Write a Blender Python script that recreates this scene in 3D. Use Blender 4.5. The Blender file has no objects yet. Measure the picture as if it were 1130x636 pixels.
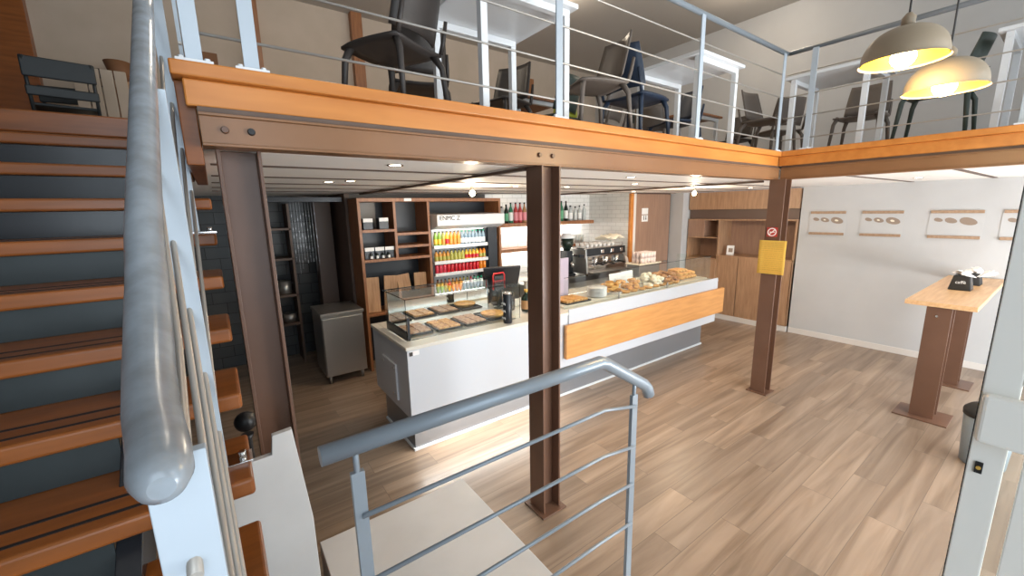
import bpy, math, random
from mathutils import Vector, Matrix, Euler
random.seed(7)
S = bpy.context.scene
C = S.collection
PI = math.pi

# ------------------------------------------------------------------ camera
W, H = 1130, 636
F = 448.9
yaw, pitch, roll = 0.948771438, 0.188745171, -0.020559881
fw = Vector((math.cos(pitch)*math.cos(yaw), math.cos(pitch)*math.sin(yaw), -math.sin(pitch)))
rt = Vector((math.sin(yaw), -math.cos(yaw), 0))
up = rt.cross(fw)
r2 = rt*math.cos(roll)+up*math.sin(roll)
u2 = -rt*math.sin(roll)+up*math.cos(roll)
cam = bpy.data.cameras.new('camera'); camo = bpy.data.objects.new('camera', cam); C.objects.link(camo)
cam.sensor_width = 36; cam.lens = 36*F/W; cam.clip_start = 0.05; cam.clip_end = 200
m = Matrix((r2, u2, -fw)).transposed().to_4x4(); m.translation = Vector((0, 0, 2.05))
camo.matrix_world = m
S.camera = camo

# ------------------------------------------------------------------ world, light, exposure
S.view_settings.view_transform = 'Standard'; S.view_settings.look = 'None'
S.view_settings.gamma = 1; S.view_settings.use_curve_mapping = False
S.view_settings.exposure = 0.18
wd = bpy.data.worlds.new('sky'); S.world = wd; wd.use_nodes = True
bg = wd.node_tree.nodes['Background']; bg.inputs[0].default_value = (.80, .90, 1.0, 1); bg.inputs[1].default_value = 1.0

def area(name, loc, rot, sx, sy, power, col):
    l = bpy.data.lights.new(name, 'AREA'); l.shape = 'RECTANGLE'; l.size = sx; l.size_y = sy
    l.energy = power; l.color = col
    o = bpy.data.objects.new(name, l); o.location = loc; o.rotation_euler = rot; C.objects.link(o); return o
# daylight entering through the tall shop windows behind the camera (they face +y)
area('window_daylight', (4.6, -1.95, 2.2), (PI/2, 0, 0), 5.0, 3.6, 330, (.86, .93, 1.0))
area('ceiling_bounce_fill', (4.4, -1.85, .75), (PI/2+.55, 0, 0), 5.0, .7, 145, (.95, .95, .95))  # added upward fill, brightens the ceiling under the mezzanine
area('window_daylight', (-0.3, -1.95, 2.6), (PI/2, 0, 0), 2.2, 3.4, 80, (.80, .90, 1.0))

def spot(name, loc, power, ang=1.9, col=(1, .80, .58)):
    l = bpy.data.lights.new(name, 'SPOT'); l.energy = power; l.spot_size = ang; l.spot_blend = .6
    l.color = col; l.shadow_soft_size = .03
    o = bpy.data.objects.new(name, l); o.location = loc; C.objects.link(o); return o

# ------------------------------------------------------------------ materials
MAT = {}
def mat(name, col, rough=.5, metal=0, emit=None, es=0, spec=.5, coat=0):
    m = bpy.data.materials.new(name); m.use_nodes = True
    b = m.node_tree.nodes['Principled BSDF']
    b.inputs['Base Color'].default_value = (*col, 1); b.inputs['Roughness'].default_value = rough
    b.inputs['Metallic'].default_value = metal; b.inputs['Specular IOR Level'].default_value = spec
    b.inputs['Coat Weight'].default_value = coat
    if emit: b.inputs['Emission Color'].default_value = (*emit, 1); b.inputs['Emission Strength'].default_value = es
    MAT[name] = m; return m
def noisy(name, c1, c2, scale, stretch=(1, 1, 1), rough=.5, metal=0, detail=5, bump=0, spec=.5, coat=0):
    m = mat(name, c1, rough, metal, spec=spec, coat=coat); nt = m.node_tree; N = nt.nodes; L = nt.links
    b = N['Principled BSDF']
    tc = N.new('ShaderNodeTexCoord'); mp = N.new('ShaderNodeMapping'); mp.inputs['Scale'].default_value = stretch
    nz = N.new('ShaderNodeTexNoise'); nz.inputs['Scale'].default_value = scale; nz.inputs['Detail'].default_value = detail
    cr = N.new('ShaderNodeValToRGB'); cr.color_ramp.elements[0].position = .35; cr.color_ramp.elements[1].position = .65
    cr.color_ramp.elements[0].color = (*c1, 1); cr.color_ramp.elements[1].color = (*c2, 1)
    L.new(tc.outputs['Object'], mp.inputs[0]); L.new(mp.outputs[0], nz.inputs[0]); L.new(nz.outputs[0], cr.inputs[0])
    L.new(cr.outputs[0], b.inputs['Base Color'])
    if bump:
        bp = N.new('ShaderNodeBump'); bp.inputs['Strength'].default_value = bump; bp.inputs['Distance'].default_value = .01
        L.new(nz.outputs[0], bp.inputs['Height']); L.new(bp.outputs[0], b.inputs['Normal'])
    return m
def floor_mat():
    m = mat('plank_floor', (.4, .3, .2), .33); nt = m.node_tree; N = nt.nodes; L = nt.links; b = N['Principled BSDF']
    tc = N.new('ShaderNodeTexCoord')
    br = N.new('ShaderNodeTexBrick'); br.offset = .37; br.inputs['Scale'].default_value = 1
    br.inputs['Brick Width'].default_value = 1.25; br.inputs['Row Height'].default_value = .19
    br.inputs['Mortar Size'].default_value = .0018; br.inputs['Color1'].default_value = (0, 0, 0, 1)
    br.inputs['Color2'].default_value = (1, 1, 1, 1); br.inputs['Mortar'].default_value = (.3, .3, .3, 1); br.inputs['Bias'].default_value = 0
    L.new(tc.outputs['Object'], br.inputs[0])
    mp = N.new('ShaderNodeMapping'); mp.inputs['Scale'].default_value = (.42, 6.5, 1)
    ad = N.new('ShaderNodeVectorMath'); ad.operation = 'ADD'
    sc = N.new('ShaderNodeVectorMath'); sc.operation = 'SCALE'; sc.inputs['Scale'].default_value = 7
    L.new(br.outputs['Color'], sc.inputs[0]); L.new(tc.outputs['Object'], ad.inputs[0]); L.new(sc.outputs[0], ad.inputs[1])
    L.new(ad.outputs[0], mp.inputs[0])
    nz = N.new('ShaderNodeTexNoise'); nz.inputs['Scale'].default_value = 1.6; nz.inputs['Detail'].default_value = 8; nz.inputs['Distortion'].default_value = 1.1
    L.new(mp.outputs[0], nz.inputs[0])
    cr = N.new('ShaderNodeValToRGB'); e = cr.color_ramp.elements
    e[0].position = .28; e[0].color = (.185, .130, .090, 1); e[1].position = .72; e[1].color = (.38, .295, .225, 1)
    L.new(nz.outputs[0], cr.inputs[0])
    mx = N.new('ShaderNodeMixRGB'); mx.blend_type = 'MULTIPLY'; mx.inputs[0].default_value = 1
    c2 = N.new('ShaderNodeValToRGB'); e = c2.color_ramp.elements
    e[0].position = 0; e[0].color = (.79, .76, .74, 1); e[1].position = 1; e[1].color = (1.12, 1.06, 1.0, 1)
    L.new(br.outputs['Color'], c2.inputs[0]); L.new(cr.outputs[0], mx.inputs[1]); L.new(c2.outputs[0], mx.inputs[2])
    # dark seams
    m2 = N.new('ShaderNodeMixRGB'); m2.blend_type = 'MIX'; m2.inputs[2].default_value = (.17, .125, .09, 1)
    L.new(br.outputs['Fac'], m2.inputs[0]); L.new(mx.outputs[0], m2.inputs[1]); L.new(m2.outputs[0], b.inputs['Base Color'])
    return m
def brick_mat(name, c1, c2, mortar, w, h, rough, axis='x', ms=.004):
    m = mat(name, c1, rough); nt = m.node_tree; N = nt.nodes; L = nt.links; b = N['Principled BSDF']
    tc = N.new('ShaderNodeTexCoord'); sp = N.new('ShaderNodeSeparateXYZ'); cb = N.new('ShaderNodeCombineXYZ')
    L.new(tc.outputs['Object'], sp.inputs[0]); L.new(sp.outputs[0 if axis == 'x' else 1], cb.inputs[0]); L.new(sp.outputs[2], cb.inputs[1])
    br = N.new('ShaderNodeTexBrick'); br.inputs['Scale'].default_value = 1; br.inputs['Brick Width'].default_value = w
    br.inputs['Row Height'].default_value = h; br.inputs['Mortar Size'].default_value = ms
    br.inputs['Color1'].default_value = (*c1, 1); br.inputs['Color2'].default_value = (*c2, 1); br.inputs['Mortar'].default_value = (*mortar, 1)
    L.new(cb.outputs[0], br.inputs[0]); L.new(br.outputs[0], b.inputs['Base Color'])
    bp = N.new('ShaderNodeBump'); bp.inputs['Strength'].default_value = .4; bp.inputs['Distance'].default_value = .003; bp.invert = True
    L.new(br.outputs['Fac'], bp.inputs['Height']); L.new(bp.outputs[0], b.inputs['Normal'])
    return m
def glass_mat(name, tint=(.93, .98, .96), refl=.9):
    m = bpy.data.materials.new(name); m.use_nodes = True; nt = m.node_tree; N = nt.nodes; L = nt.links
    N.clear(); out = N.new('ShaderNodeOutputMaterial'); mx = N.new('ShaderNodeMixShader')
    t = N.new('ShaderNodeBsdfTransparent'); t.inputs[0].default_value = (*tint, 1)
    g = N.new('ShaderNodeBsdfGlossy'); g.inputs['Roughness'].default_value = .02; g.inputs[0].default_value = (refl, refl, refl, 1)
    lw = N.new('ShaderNodeLayerWeight'); lw.inputs['Blend'].default_value = .5
    pw = N.new('ShaderNodeMath'); pw.operation = 'POWER'; pw.inputs[1].default_value = 4.0
    ma = N.new('ShaderNodeMath'); ma.operation = 'MULTIPLY_ADD'; ma.inputs[1].default_value = .75; ma.inputs[2].default_value = .035
    L.new(lw.outputs['Facing'], pw.inputs[0]); L.new(pw.outputs[0], ma.inputs[0])
    L.new(ma.outputs[0], mx.inputs[0]); L.new(t.outputs[0], mx.inputs[1]); L.new(g.outputs[0], mx.inputs[2]); L.new(mx.outputs[0], out.inputs[0])
    MAT[name] = m; return m

floor_mat()
noisy('orange_wood', (.50, .175, .032), (.60, .23, .048), 2, (1, 6, 6), .38)
noisy('orange_wood_dim', (.21, .064, .013), (.29, .090, .019), 3, (1, 9, 9), .30, bump=.03)  # darker copy of the orange wood, dim stair light put into its colour
noisy('band_wood', (.56, .25, .075), (.66, .31, .10), 3, (1, 9, 9), .35)
noisy('table_wood', (.62, .36, .17), (.74, .47, .25), 3, (1, 12, 12), .35)
noisy('shelf_wood', (.24, .095, .038), (.33, .14, .055), 4, (8, 8, 1), .45)
noisy('oak_cabinet', (.34, .19, .105), (.45, .27, .155), 3, (9, 9, 1), .42)
noisy('door_wood', (.30, .18, .125), (.36, .22, .15), 3, (9, 9, 1), .42)
noisy('crate_wood', (.36, .20, .10), (.50, .30, .16), 4, (9, 9, 1), .6)
noisy('slat_wood', (.33, .21, .13), (.42, .28, .18), 5, (1, 8, 8), .5)
noisy('steel_brown', (.120, .059, .036), (.145, .073, .045), 3, (1, 1, 1), .33, bump=.02)
noisy('steel_brown_lit', (.22, .105, .046), (.26, .125, .056), 3, (1, 1, 1), .33)  # lighter copy of the column steel, daylight put into its colour
noisy('joist_brown', (.10, .060, .042), (.13, .080, .055), 6, (1, 1, 1), .5)
noisy('old_grey_paint', (.27, .295, .32), (.35, .395, .44), 22, (1, 1, 1), .27, metal=.25, detail=12, bump=.02)
mat('grey_paint', (.27, .31, .35), .32, .35)
mat('pale_steel', (.46, .52, .58), .38, .25)
mat('rod_steel', (.52, .49, .45), .4, .6)
noisy('white_wall', (.50, .50, .50), (.53, .53, .53), 2, rough=.75)
noisy('beige_wall', (.46, .38, .30), (.52, .43, .35), 2, rough=.8)
mat('upper_ceiling', (.50, .46, .41), .9)
mat('ceiling_panel', (.90, .87, .83), .6)
noisy('dark_wall', (.050, .048, .046), (.075, .070, .066), 3, rough=.5)
noisy('teal_dark', (.020, .028, .030), (.032, .042, .045), 3, rough=.35)
mat('brown_wall', (.13, .085, .065), .5)
mat('baseboard_white', (.68, .64, .60), .5)
mat('counter_white', (.55, .56, .585), .28)
mat('counter_top', (.66, .62, .54), .25)
mat('plinth_steel', (.30, .31, .33), .35, .6)
mat('black_panel', (.018, .020, .024), .25)
mat('navy_back', (.012, .015, .021), .35)
glass_mat('clear_glass', (.965, .985, .975)); glass_mat('green_glass_edge', (.10, .17, .15))
mat('mirror', (.85, .88, .9), .03, 1)
mat('stainless', (.42, .41, .39), .32, .85)
mat('chrome', (.75, .75, .75), .12, 1)
mat('black', (.012, .012, .013), .35)
mat('matte_black', (.02, .02, .02), .6)
mat('white_plastic', (.80, .80, .79), .35)
mat('white_metal', (.72, .74, .76), .35)
mat('white_paper', (.85, .84, .82), .7)
mat('yellow_paper', (.80, .50, .09), .7)
mat('ink', (.06, .05, .045), .7)
mat('ochre_ink', (.62, .37, .07), .7)
mat('red', (.62, .02, .02), .4)
mat('red_sign', (.45, .04, .03), .5)
mat('lilac_panel', (.42, .34, .40), .5)
mat('yellow_inside', (.95, .62, .02), .45)
mat('lamp_outside', (.30, .24, .17), .45)
mat('bulb_glow', (1, .9, .7), .5, emit=(1, .80, .42), es=32)
mat('downlight_glow', (1, .9, .8), .5, emit=(1, .85, .62), es=14)
mat('led_glow', (1, 1, 1), .5, emit=(1, .97, .90), es=5)
mat('dark_brown_plastic', (.040, .033, .030), .45)
mat('taupe_plastic', (.13, .105, .088), .45)
mat('blue_plastic', (.018, .030, .055), .4)
mat('dark_green_plastic', (.035, .050, .042), .45)
mat('yellow_green', (.45, .48, .05), .5)
mat('black_chair', (.020, .026, .030), .45)
mat('grey_bin', (.22, .26, .29), .45)
mat('door_cream', (.90, .88, .82), .35)
mat('rubber', (.01, .01, .012), .6)
noisy('landing_white', (.60, .58, .56), (.66, .64, .62), 3, rough=.45)
brick_mat('white_tile', (.76, .76, .74), (.80, .80, .78), (.55, .55, .53), .20, .075, .2, 'x')
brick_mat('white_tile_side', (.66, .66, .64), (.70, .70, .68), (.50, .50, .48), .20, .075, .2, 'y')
brick_mat('dark_tile', (.055, .06, .062), (.075, .078, .08), (.03, .03, .03), .30, .15, .2, 'x')
noisy('bread', (.50, .23, .06), (.72, .42, .14), 25, rough=.7, bump=.2)
noisy('bread_dark', (.34, .14, .045), (.58, .30, .11), 25, rough=.7, bump=.2)
noisy('cream', (.78, .70, .52), (.86, .80, .66), 20, rough=.6)
noisy('pizza', (.45, .16, .04), (.72, .42, .13), 45, rough=.6, bump=.3)
noisy('quiche', (.28, .14, .08), (.52, .32, .19), 40, rough=.6, bump=.3)
mat('bag_cream', (.80, .74, .60), .6)
for n, c in dict(can_green=(.24, .42, .05), can_yellow=(.85, .55, .05), can_orange=(.85, .27, .02), can_red=(.62, .02, .03),
                 can_pink=(.72, .06, .10), can_teal=(.02, .42, .22), can_amber=(.60, .28, .05), can_brown=(.22, .08, .03),
                 water=(.20, .28, .34), can_olive=(.42, .40, .08)).items(): mat(n, c, .25, spec=.6)
mat('bottle_dark', (.012, .022, .016), .12); mat('bottle_clear', (.50, .53, .52), .1); mat('bottle_red', (.45, .05, .05), .2)
mat('bottle_green', (.04, .18, .10), .15); mat('bottle_amber', (.40, .22, .10), .15); mat('label_white', (.8, .8, .78), .6)
mat('label_pink', (.70, .25, .28), .6); mat('label_green', (.12, .38, .2), .6)
mat('leaf_brown', (.29, .22, .17), .6); mat('art_brown', (.22, .10, .045), .7)
mat('cup_white', (.84, .82, .80), .2); mat('cup_pink', (.78, .64, .60), .3)

# ------------------------------------------------------------------ mesh helper
class B:
    def __init__(s): s.v = []; s.f = []; s.sm = []; s.mi = []; s.m = 0
    def add(s, vs, fs, smooth=False, M=None):
        o = len(s.v)
        s.v += [tuple(M @ Vector(p)) if M else tuple(p) for p in vs]
        for f in fs: s.f.append(tuple(i+o for i in f)); s.sm.append(smooth); s.mi.append(s.m)
        return s
    def box(s, x0, x1, y0, y1, z0, z1, M=None):
        vs = [(x, y, z) for z in (z0, z1) for y in (y0, y1) for x in (x0, x1)]
        return s.add(vs, [(0, 2, 3, 1), (4, 5, 7, 6), (0, 1, 5, 4), (2, 6, 7, 3), (0, 4, 6, 2), (1, 3, 7, 5)], False, M)
    def taper(s, x0, x1, y0, y1, z0, z1, dx, dy, M=None):
        vs = [(x0, y0, z0), (x1, y0, z0), (x0, y1, z0), (x1, y1, z0), (x0+dx, y0+dy, z1), (x1-dx, y0+dy, z1), (x0+dx, y1-dy, z1), (x1-dx, y1-dy, z1)]
        return s.add(vs, [(0, 2, 3, 1), (4, 5, 7, 6), (0, 1, 5, 4), (2, 6, 7, 3), (0, 4, 6, 2), (1, 3, 7, 5)], False, M)
    def lathe(s, prof, n=20, M=None, smooth=True, cap=True):
        vs = []; fs = []
        for r, z in prof:
            for k in range(n):
                a = 2*PI*k/n; vs.append((r*math.cos(a), r*math.sin(a), z))
        for i in range(len(prof)-1):
            for k in range(n):
                fs.append((i*n+k, i*n+(k+1) % n, (i+1)*n+(k+1) % n, (i+1)*n+k))
        s.add(vs, fs, smooth, M)
        if cap:
            o = len(s.v)-len(vs)
            for i, rev in ((0, True), (len(prof)-1, False)):
                if prof[i][0] > 1e-4:
                    idx = [o+i*n+k for k in range(n)]
                    s.f.append(tuple(reversed(idx)) if rev else tuple(idx)); s.sm.append(False); s.mi.append(s.m)
        return s
    def cyl(s, p0, p1, r, r1=None, n=16):
        p0 = Vector(p0); p1 = Vector(p1); d = p1-p0
        M = Matrix.Translation(p0) @ d.to_track_quat('Z', 'Y').to_matrix().to_4x4()
        return s.lathe([(r, 0), (r if r1 is None else r1, d.length)], n, M)
    def tube(s, pts, r, n=12, roundend=False):
        pts = [Vector(p) for p in pts]; rs = r if isinstance(r, (list, tuple)) else [r]*len(pts)
        t0 = (pts[1]-pts[0]).normalized(); ref = Vector((0, 0, 1)) if abs(t0.z) < .9 else Vector((1, 0, 0))
        nrm = t0.cross(ref).normalized(); vs = []; rings = len(pts)
        for i, p in enumerate(pts):
            t = ((pts[min(i+1, rings-1)]-p).normalized()+(p-pts[max(i-1, 0)]).normalized()).normalized()
            nrm = (nrm - t*nrm.dot(t)).normalized(); bn = t.cross(nrm)
            for k in range(n):
                a = 2*PI*k/n; vs.append(p+(nrm*math.cos(a)+bn*math.sin(a))*rs[i])
        fs = [(i*n+k, i*n+(k+1) % n, (i+1)*n+(k+1) % n, (i+1)*n+k) for i in range(rings-1) for k in range(n)]
        o = len(s.v); s.add(vs, fs, True)
        for i, rev in ((0, True), (rings-1, False)):
            idx = [o+i*n+k for k in range(n)]; s.f.append(tuple(reversed(idx)) if rev else tuple(idx)); s.sm.append(False); s.mi.append(s.m)
        return s
    def prism(s, poly, d, M=None, smooth=False):      # poly in xy extruded along z by d
        n = len(poly); vs = [(x, y, 0) for x, y in poly]+[(x, y, d) for x, y in poly]
        fs = [tuple(reversed(range(n))), tuple(range(n, 2*n))]+[(k, (k+1) % n, n+(k+1) % n, n+k) for k in range(n)]
        return s.add(vs, fs, smooth, M)
    def sphere(s, c, r, sx=1, sy=1, sz=1, n=14, M=None):
        k = max(6, n//2+2)
        prof = [(max(1e-5, r*math.sin(PI*i/k)), -r*math.cos(PI*i/k)) for i in range(k+1)]
        T = Matrix.Translation(c) @ Matrix.Diagonal((sx, sy, sz, 1))
        return s.lathe(prof, n, (M @ T) if M else T, cap=False)
    def build(s, name, mts, parent=None, loc=None, rot=None, bev=0, seg=2):
        me = bpy.data.meshes.new(name); me.from_pydata(s.v, [], s.f); me.update()
        for p, a, b in zip(me.polygons, s.sm, s.mi): p.use_smooth = a; p.material_index = b
        for mt in (mts if isinstance(mts, (list, tuple)) else [mts]): me.materials.append(MAT[mt])
        o = bpy.data.objects.new(name, me); C.objects.link(o)
        if parent: o.parent = parent
        if loc: o.location = loc
        if rot: o.rotation_euler = rot
        if bev:
            md = o.modifiers.new('bevel', 'BEVEL'); md.width = bev; md.segments = seg; md.limit_method = 'ANGLE'; md.angle_limit = .7
        return o
def tag(o, label, cat, group=None, kind=None):
    if label: o['label'] = label
    if cat: o['category'] = cat
    if group: o['group'] = group
    if kind: o['kind'] = kind
    return o
def thing(name, label, cat, loc=(0, 0, 0), rz=0, group=None):
    o = bpy.data.objects.new(name, None); o.empty_display_size = .1; C.objects.link(o)
    o.location = loc; o.rotation_euler = (0, 0, rz)
    return tag(o, label, cat, group)
KIDS = {}
def kids(o): return [c for c in bpy.data.objects if c.parent == o]
def copy_tree(o, parent=None):
    c = o.copy(); C.objects.link(c)
    if parent: c.parent = parent
    for ch in kids(o): copy_tree(ch, c)
    return c
def struct(name, b, m, **k):
    o = b.build(name, m, **k); o['kind'] = 'structure'; return o
def text_mesh(name, body, size, mt, parent=None, M=None, depth=.001, align='CENTER'):
    cu = bpy.data.curves.new(name, 'FONT'); cu.body = body; cu.size = size; cu.extrude = depth; cu.align_x = align; cu.align_y = 'CENTER'
    t = bpy.data.objects.new('tmp', cu); C.objects.link(t)
    dg = bpy.context.evaluated_depsgraph_get(); me = bpy.data.meshes.new_from_object(t.evaluated_get(dg))
    bpy.data.objects.remove(t); me.name = name; me.materials.clear(); me.materials.append(MAT[mt])
    if M: me.transform(M)
    o = bpy.data.objects.new(name, me); C.objects.link(o)
    if parent: o.parent = parent
    return o
# frames for flat things: text x -> world dir a, text y -> world z, facing
def face_negx(loc):    # seen from -x, reading direction is -y
    return Matrix.Translation(loc) @ Matrix(((0, 0, -1, 0), (-1, 0, 0, 0), (0, 1, 0, 0), (0, 0, 0, 1)))
def face_negy(loc):    # seen from -y, reading direction is +x
    return Matrix.Translation(loc) @ Matrix(((1, 0, 0, 0), (0, 0, -1, 0), (0, 1, 0, 0), (0, 0, 0, 1)))

# ------------------------------------------------------------------ room shell
XW = 7.40           # picture wall
ZC = 2.31           # underside of mezzanine
ZF = 2.585          # mezzanine floor top
struct('floor', B().box(-1.9, 8.6, -2.0, 8.2, -.1, 0), 'plank_floor')
struct('wall_right', B().box(XW, XW+.2, -2.0, 2.58, 0, 5).box(XW, XW+.2, 2.58, 8.2, ZC, 5), 'white_wall')
struct('baseboard_right', B().box(XW-.012, XW, -1.9, 2.58, .001, .085), 'baseboard_white')
struct('wall_left', B().box(-1.9, -1.8, -2.0, 8.2, 0, 5), 'dark_wall')
struct('wall_back_upper', B().box(-1.8, XW, 6.9, 7.0, ZF, 5), 'beige_wall')
struct('ceiling_upper', B().box(-1.9, 7.6, -2.0, 7.0, 5, 5.1), 'upper_ceiling')
struct('wall_back_kitchen', B().box(-1.8, 1.40, 6.6, 6.7, 0, ZC), 'dark_tile')
struct('wall_back_bar', B().box(3.56, 6.0, 5.66, 5.74, 0, ZC), 'white_tile')
struct('wall_back_shelf', B().box(1.46, 3.56, 5.66, 5.74, 0, ZC), 'dark_wall')
struct('wall_side_kitchen', B().box(1.40, 1.46, 5.64, 6.6, 0, ZC), 'brown_wall')
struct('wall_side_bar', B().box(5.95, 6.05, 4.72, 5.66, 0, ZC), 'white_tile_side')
struct('wall_back_door', B().box(6.05, 7.83, 4.72, 4.82, 0, ZC), 'brown_wall')
struct('wall_pillar', B().box(7.18, 7.83, 4.44, 4.72, 0, ZC), 'white_wall')
# rear wall with the shop windows behind the camera
b = B(); b.box(-1.8, -1.4, -2.0, -1.9, 0, 5); b.box(-1.4, .8, -2.0, -1.9, 0, .5); b.box(.8, 1.9, -2.0, -1.9, 0, 5)
b.box(1.9, 7.2, -2.0, -1.9, 0, .35); b.box(7.2, 7.4, -2.0, -1.9, 0, 5); b.box(-1.4, .8, -2.0, -1.9, 4.4, 5); b.box(1.9, 7.2, -2.0, -1.9, 4.2, 5)
struct('wall_rear', b, 'white_wall')
for n, (x0, x1, z0, z1) in enumerate(((-1.4, .8, .5, 4.4), (1.9, 7.2, .35, 4.2)), 1):
    b = B(); k = 3 if n == 2 else 1
    b.box(x0, x1, -1.98, -1.92, z0, z0+.06); b.box(x0, x1, -1.98, -1.92, z1-.06, z1)
    for i in range(k+2):
        x = x0+(x1-x0-.06)*i/(k+1); b.box(x, x+.06, -1.98, -1.92, z0, z1)
    wf = struct('window_%d' % n, b, 'white_metal')
    B().box(x0+.05, x1-.05, -1.955, -1.95, z0+.05, z1-.05).build('window_pane', 'clear_glass', wf)

# ceiling under the mezzanine and the mezzanine slab (L shaped)
for q in ((.0, XW, 2.06, 8.2), (-1.8, 0, 3.35, 8.2), (4.92, XW, -1.9, 2.06)): struct('ceiling', B().box(*q, ZC, ZF-.1), 'ceiling_panel')
for q in ((.0, XW, 2.02, 6.9), (-1.8, 0, 3.28, 6.9), (4.88, XW, -1.9, 2.02)): struct('floor_upper', B().box(*q, ZF-.1, ZF-.005), 'plank_floor')
J0 = None
for i, y in enumerate((2.60, 3.32, 3.98, 4.62, 5.25)):
    o = B().box(.02, 7.36, y-.024, y+.024, ZC-.006, ZC).build('ceiling_joist', 'joist_brown', bev=.004)
    tag(o, 'dark brown ceiling joist running lengthwise under the mezzanine, %s' % ('nearest the front beam', 'second from the front beam', 'middle one of five', 'second from the bar back wall', 'closest to the bar back wall')[i], 'joist', 'ceiling joists under the mezzanine')
for i, y in enumerate((1.36, .66, -.04)):
    o = B().box(4.93, 7.38, y-.024, y+.024, ZC-.006, ZC).build('ceiling_joist', 'joist_brown', bev=.004)
    tag(o, 'short dark joist over the bar table side of the ceiling, %s' % ('nearest the corner column', 'middle of the three', 'nearest the entrance door')[i], 'joist', 'ceiling joists beside the picture wall')
for x, w in ((1.57, 'middle'), (4.72, 'right')):
    o = B().box(x-.022, x+.022, 2.02, 5.5, ZC-.026, ZC-.006).build('cross_beam', 'joist_brown', bev=.004)
    tag(o, 'dark flat cross beam running back to the bar from the %s steel column' % w, 'beam')

# ------------------------------------------------------------------ steel frame
def column(x, y, d0, label, plate=True):
    t = thing('steel_column', label, 'column', (x, y, 0), 0)
    w = .074; z0, z1 = (.012 if plate else 0), 2.303
    b = B()
    b.box(-w, -w+.013, -w, w, z0, z1).box(w-.013, w, -w, w, z0, z1).box(-w+.013, w-.013, -.005, .005, z0, z1)
    b.build('column_shaft', 'steel_brown', t, bev=.002)
    B().box(-.105, .105, -.105, .105, 0, .012).build('base_plate', 'steel_brown', t, bev=.002)
    return t
column(.112, 2.04, 0, 'dark brown steel column beside the stairs at the left end of the beam')
column(1.640, 1.94, 0, 'dark brown steel column in the middle of the picture in front of the counter')
rc = column(4.735, 1.86, 0, 'dark brown steel column at the mezzanine corner carrying the yellow notice')

def ibeam(p0, p1, label, end_face):
    # runs along x or y, profile .125 high
    (x0, y0), (x1, y1) = p0, p1
    t = thing('steel_beam', label, 'beam', (0, 0, 0))
    b = B(); z0, z1 = 2.304, 2.420
    if y0 == y1:
        b.box(x0, x1, y0-.055, y0+.055, z0, z0+.010).box(x0, x1, y0-.055, y0+.055, z1-.010, z1).box(x0, x1, y0-.045, y0-.033, z0+.01, z1-.01)
    else:
        b.box(x0-.055, x0+.055, y1, y0, z0, z0+.010).box(x0-.055, x0+.055, y1, y0, z1-.010, z1).box(x0-.045, x0-.033, y1, y0, z0+.01, z1-.01)
    b.build('beam_profile', 'steel_brown_lit', t, bev=.002)
    q = B()
    if y0 == y1: q.box(x0, x1, y0-.035, y0+.02, z1+.0005, 2.4415)
    else: q.box(x0-.035, x0+.02, y1, y0, z1+.0005, 2.4415)
    q.build('flange_shadow_strip', 'joist_brown', t)  # dark strip put in for the flange shadow between beam and fascia
    return t
bm = ibeam((.001, 1.955), (4.80, 1.955), 'long brown steel beam with bolt heads below the orange mezzanine edge', 0)
for x in (.075, .158, 1.585, 1.685):
    B().cyl((x, 1.911, 2.364), (x, 1.896, 2.364), .014, .011, n=14).build('bolt', 'black' if x == .158 else 'steel_brown', bm)  # the black disc stands in for the dark of a hole
ibeam((4.855, 1.90), (4.855, -1.85), 'brown steel beam running toward the entrance door above the bar table', 1)
# fascia boards
b = B(); b.box(-.03, 4.80, 1.925, 1.96, 2.442, 2.535); b.box(-.06, 4.84, 1.895, 2.02, 2.535, ZF)
o = b.build('fascia_board', 'orange_wood', bev=.006); tag(o, 'long orange wooden edge board of the mezzanine above the steel beam and two columns', 'edge board')
b = B(); b.box(4.81, 4.845, -1.9, 1.93, 2.442, 2.535); b.box(4.78, 4.88, -1.9, 1.893, 2.535, ZF)
o = b.build('fascia_board', 'orange_wood', bev=.006); tag(o, 'orange wooden mezzanine edge board right of the corner, behind the pendant lamps', 'edge board')
b = B().box(-.055, -.001, 1.965, 3.19, 2.24, ZF-.052)
o = b.build('fascia_board', 'orange_wood_dim', bev=.004); tag(o, 'dark orange side board of the mezzanine facing the staircase', 'edge board')
b = B().box(-1.8, -.07, 3.20, 3.28, 2.49, 2.60)
o = b.build('fascia_board', 'orange_wood_dim', bev=.008); tag(o, 'orange nosing board at the top of the staircase below the dark folding chairs', 'edge board')

# notice and no smoking sign on the corner column (faces -x)
xs = 4.735-.083
b = B()
pts = []
for i in range(9):
    t = i/8; y = 1.965-.255*t; pts.append((y, xs-.006-.010*math.sin(t*PI*1.0)*(.6) - (.012 if i in (0, 8) else 0)))
vs = []; fs = []
for j, z in enumerate((1.34, 1.45, 1.57, 1.69)):
    for (y, x) in pts: vs.append((x+.002*((j % 2)*2-1), y, z)); 
n = len(pts)
for j in range(3):
    for i in range(n-1): fs.append((j*n+i, j*n+i+1, (j+1)*n+i+1, (j+1)*n+i))
o = B().add(vs, fs, True).build('paper_notice', 'yellow_paper')
sd = o.modifiers.new('thick', 'SOLIDIFY'); sd.thickness = .0012
tag(o, 'yellow paper notice with lines of small print on the corner steel column', 'notice')
b = B(); random.seed(3)
for k in range(15):
    z = 1.662-.020*k
    if k in (5, 9): b.box(xs-.0245, xs-.024, 1.725, 1.945, z, z+.003)
    else:
        y = 1.94
        while y > 1.74:
            w = random.uniform(.012, .04); b.box(xs-.0245, xs-.024, max(1.735, y-w), y, z, z+.0045); y -= w+.006
b.build('print_lines', 'ochre_ink', o)
t = thing('no_smoking_sign', 'small red sign with a white no smoking ring above the yellow notice', 'sign', (xs, 1.86, 1.775))
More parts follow.
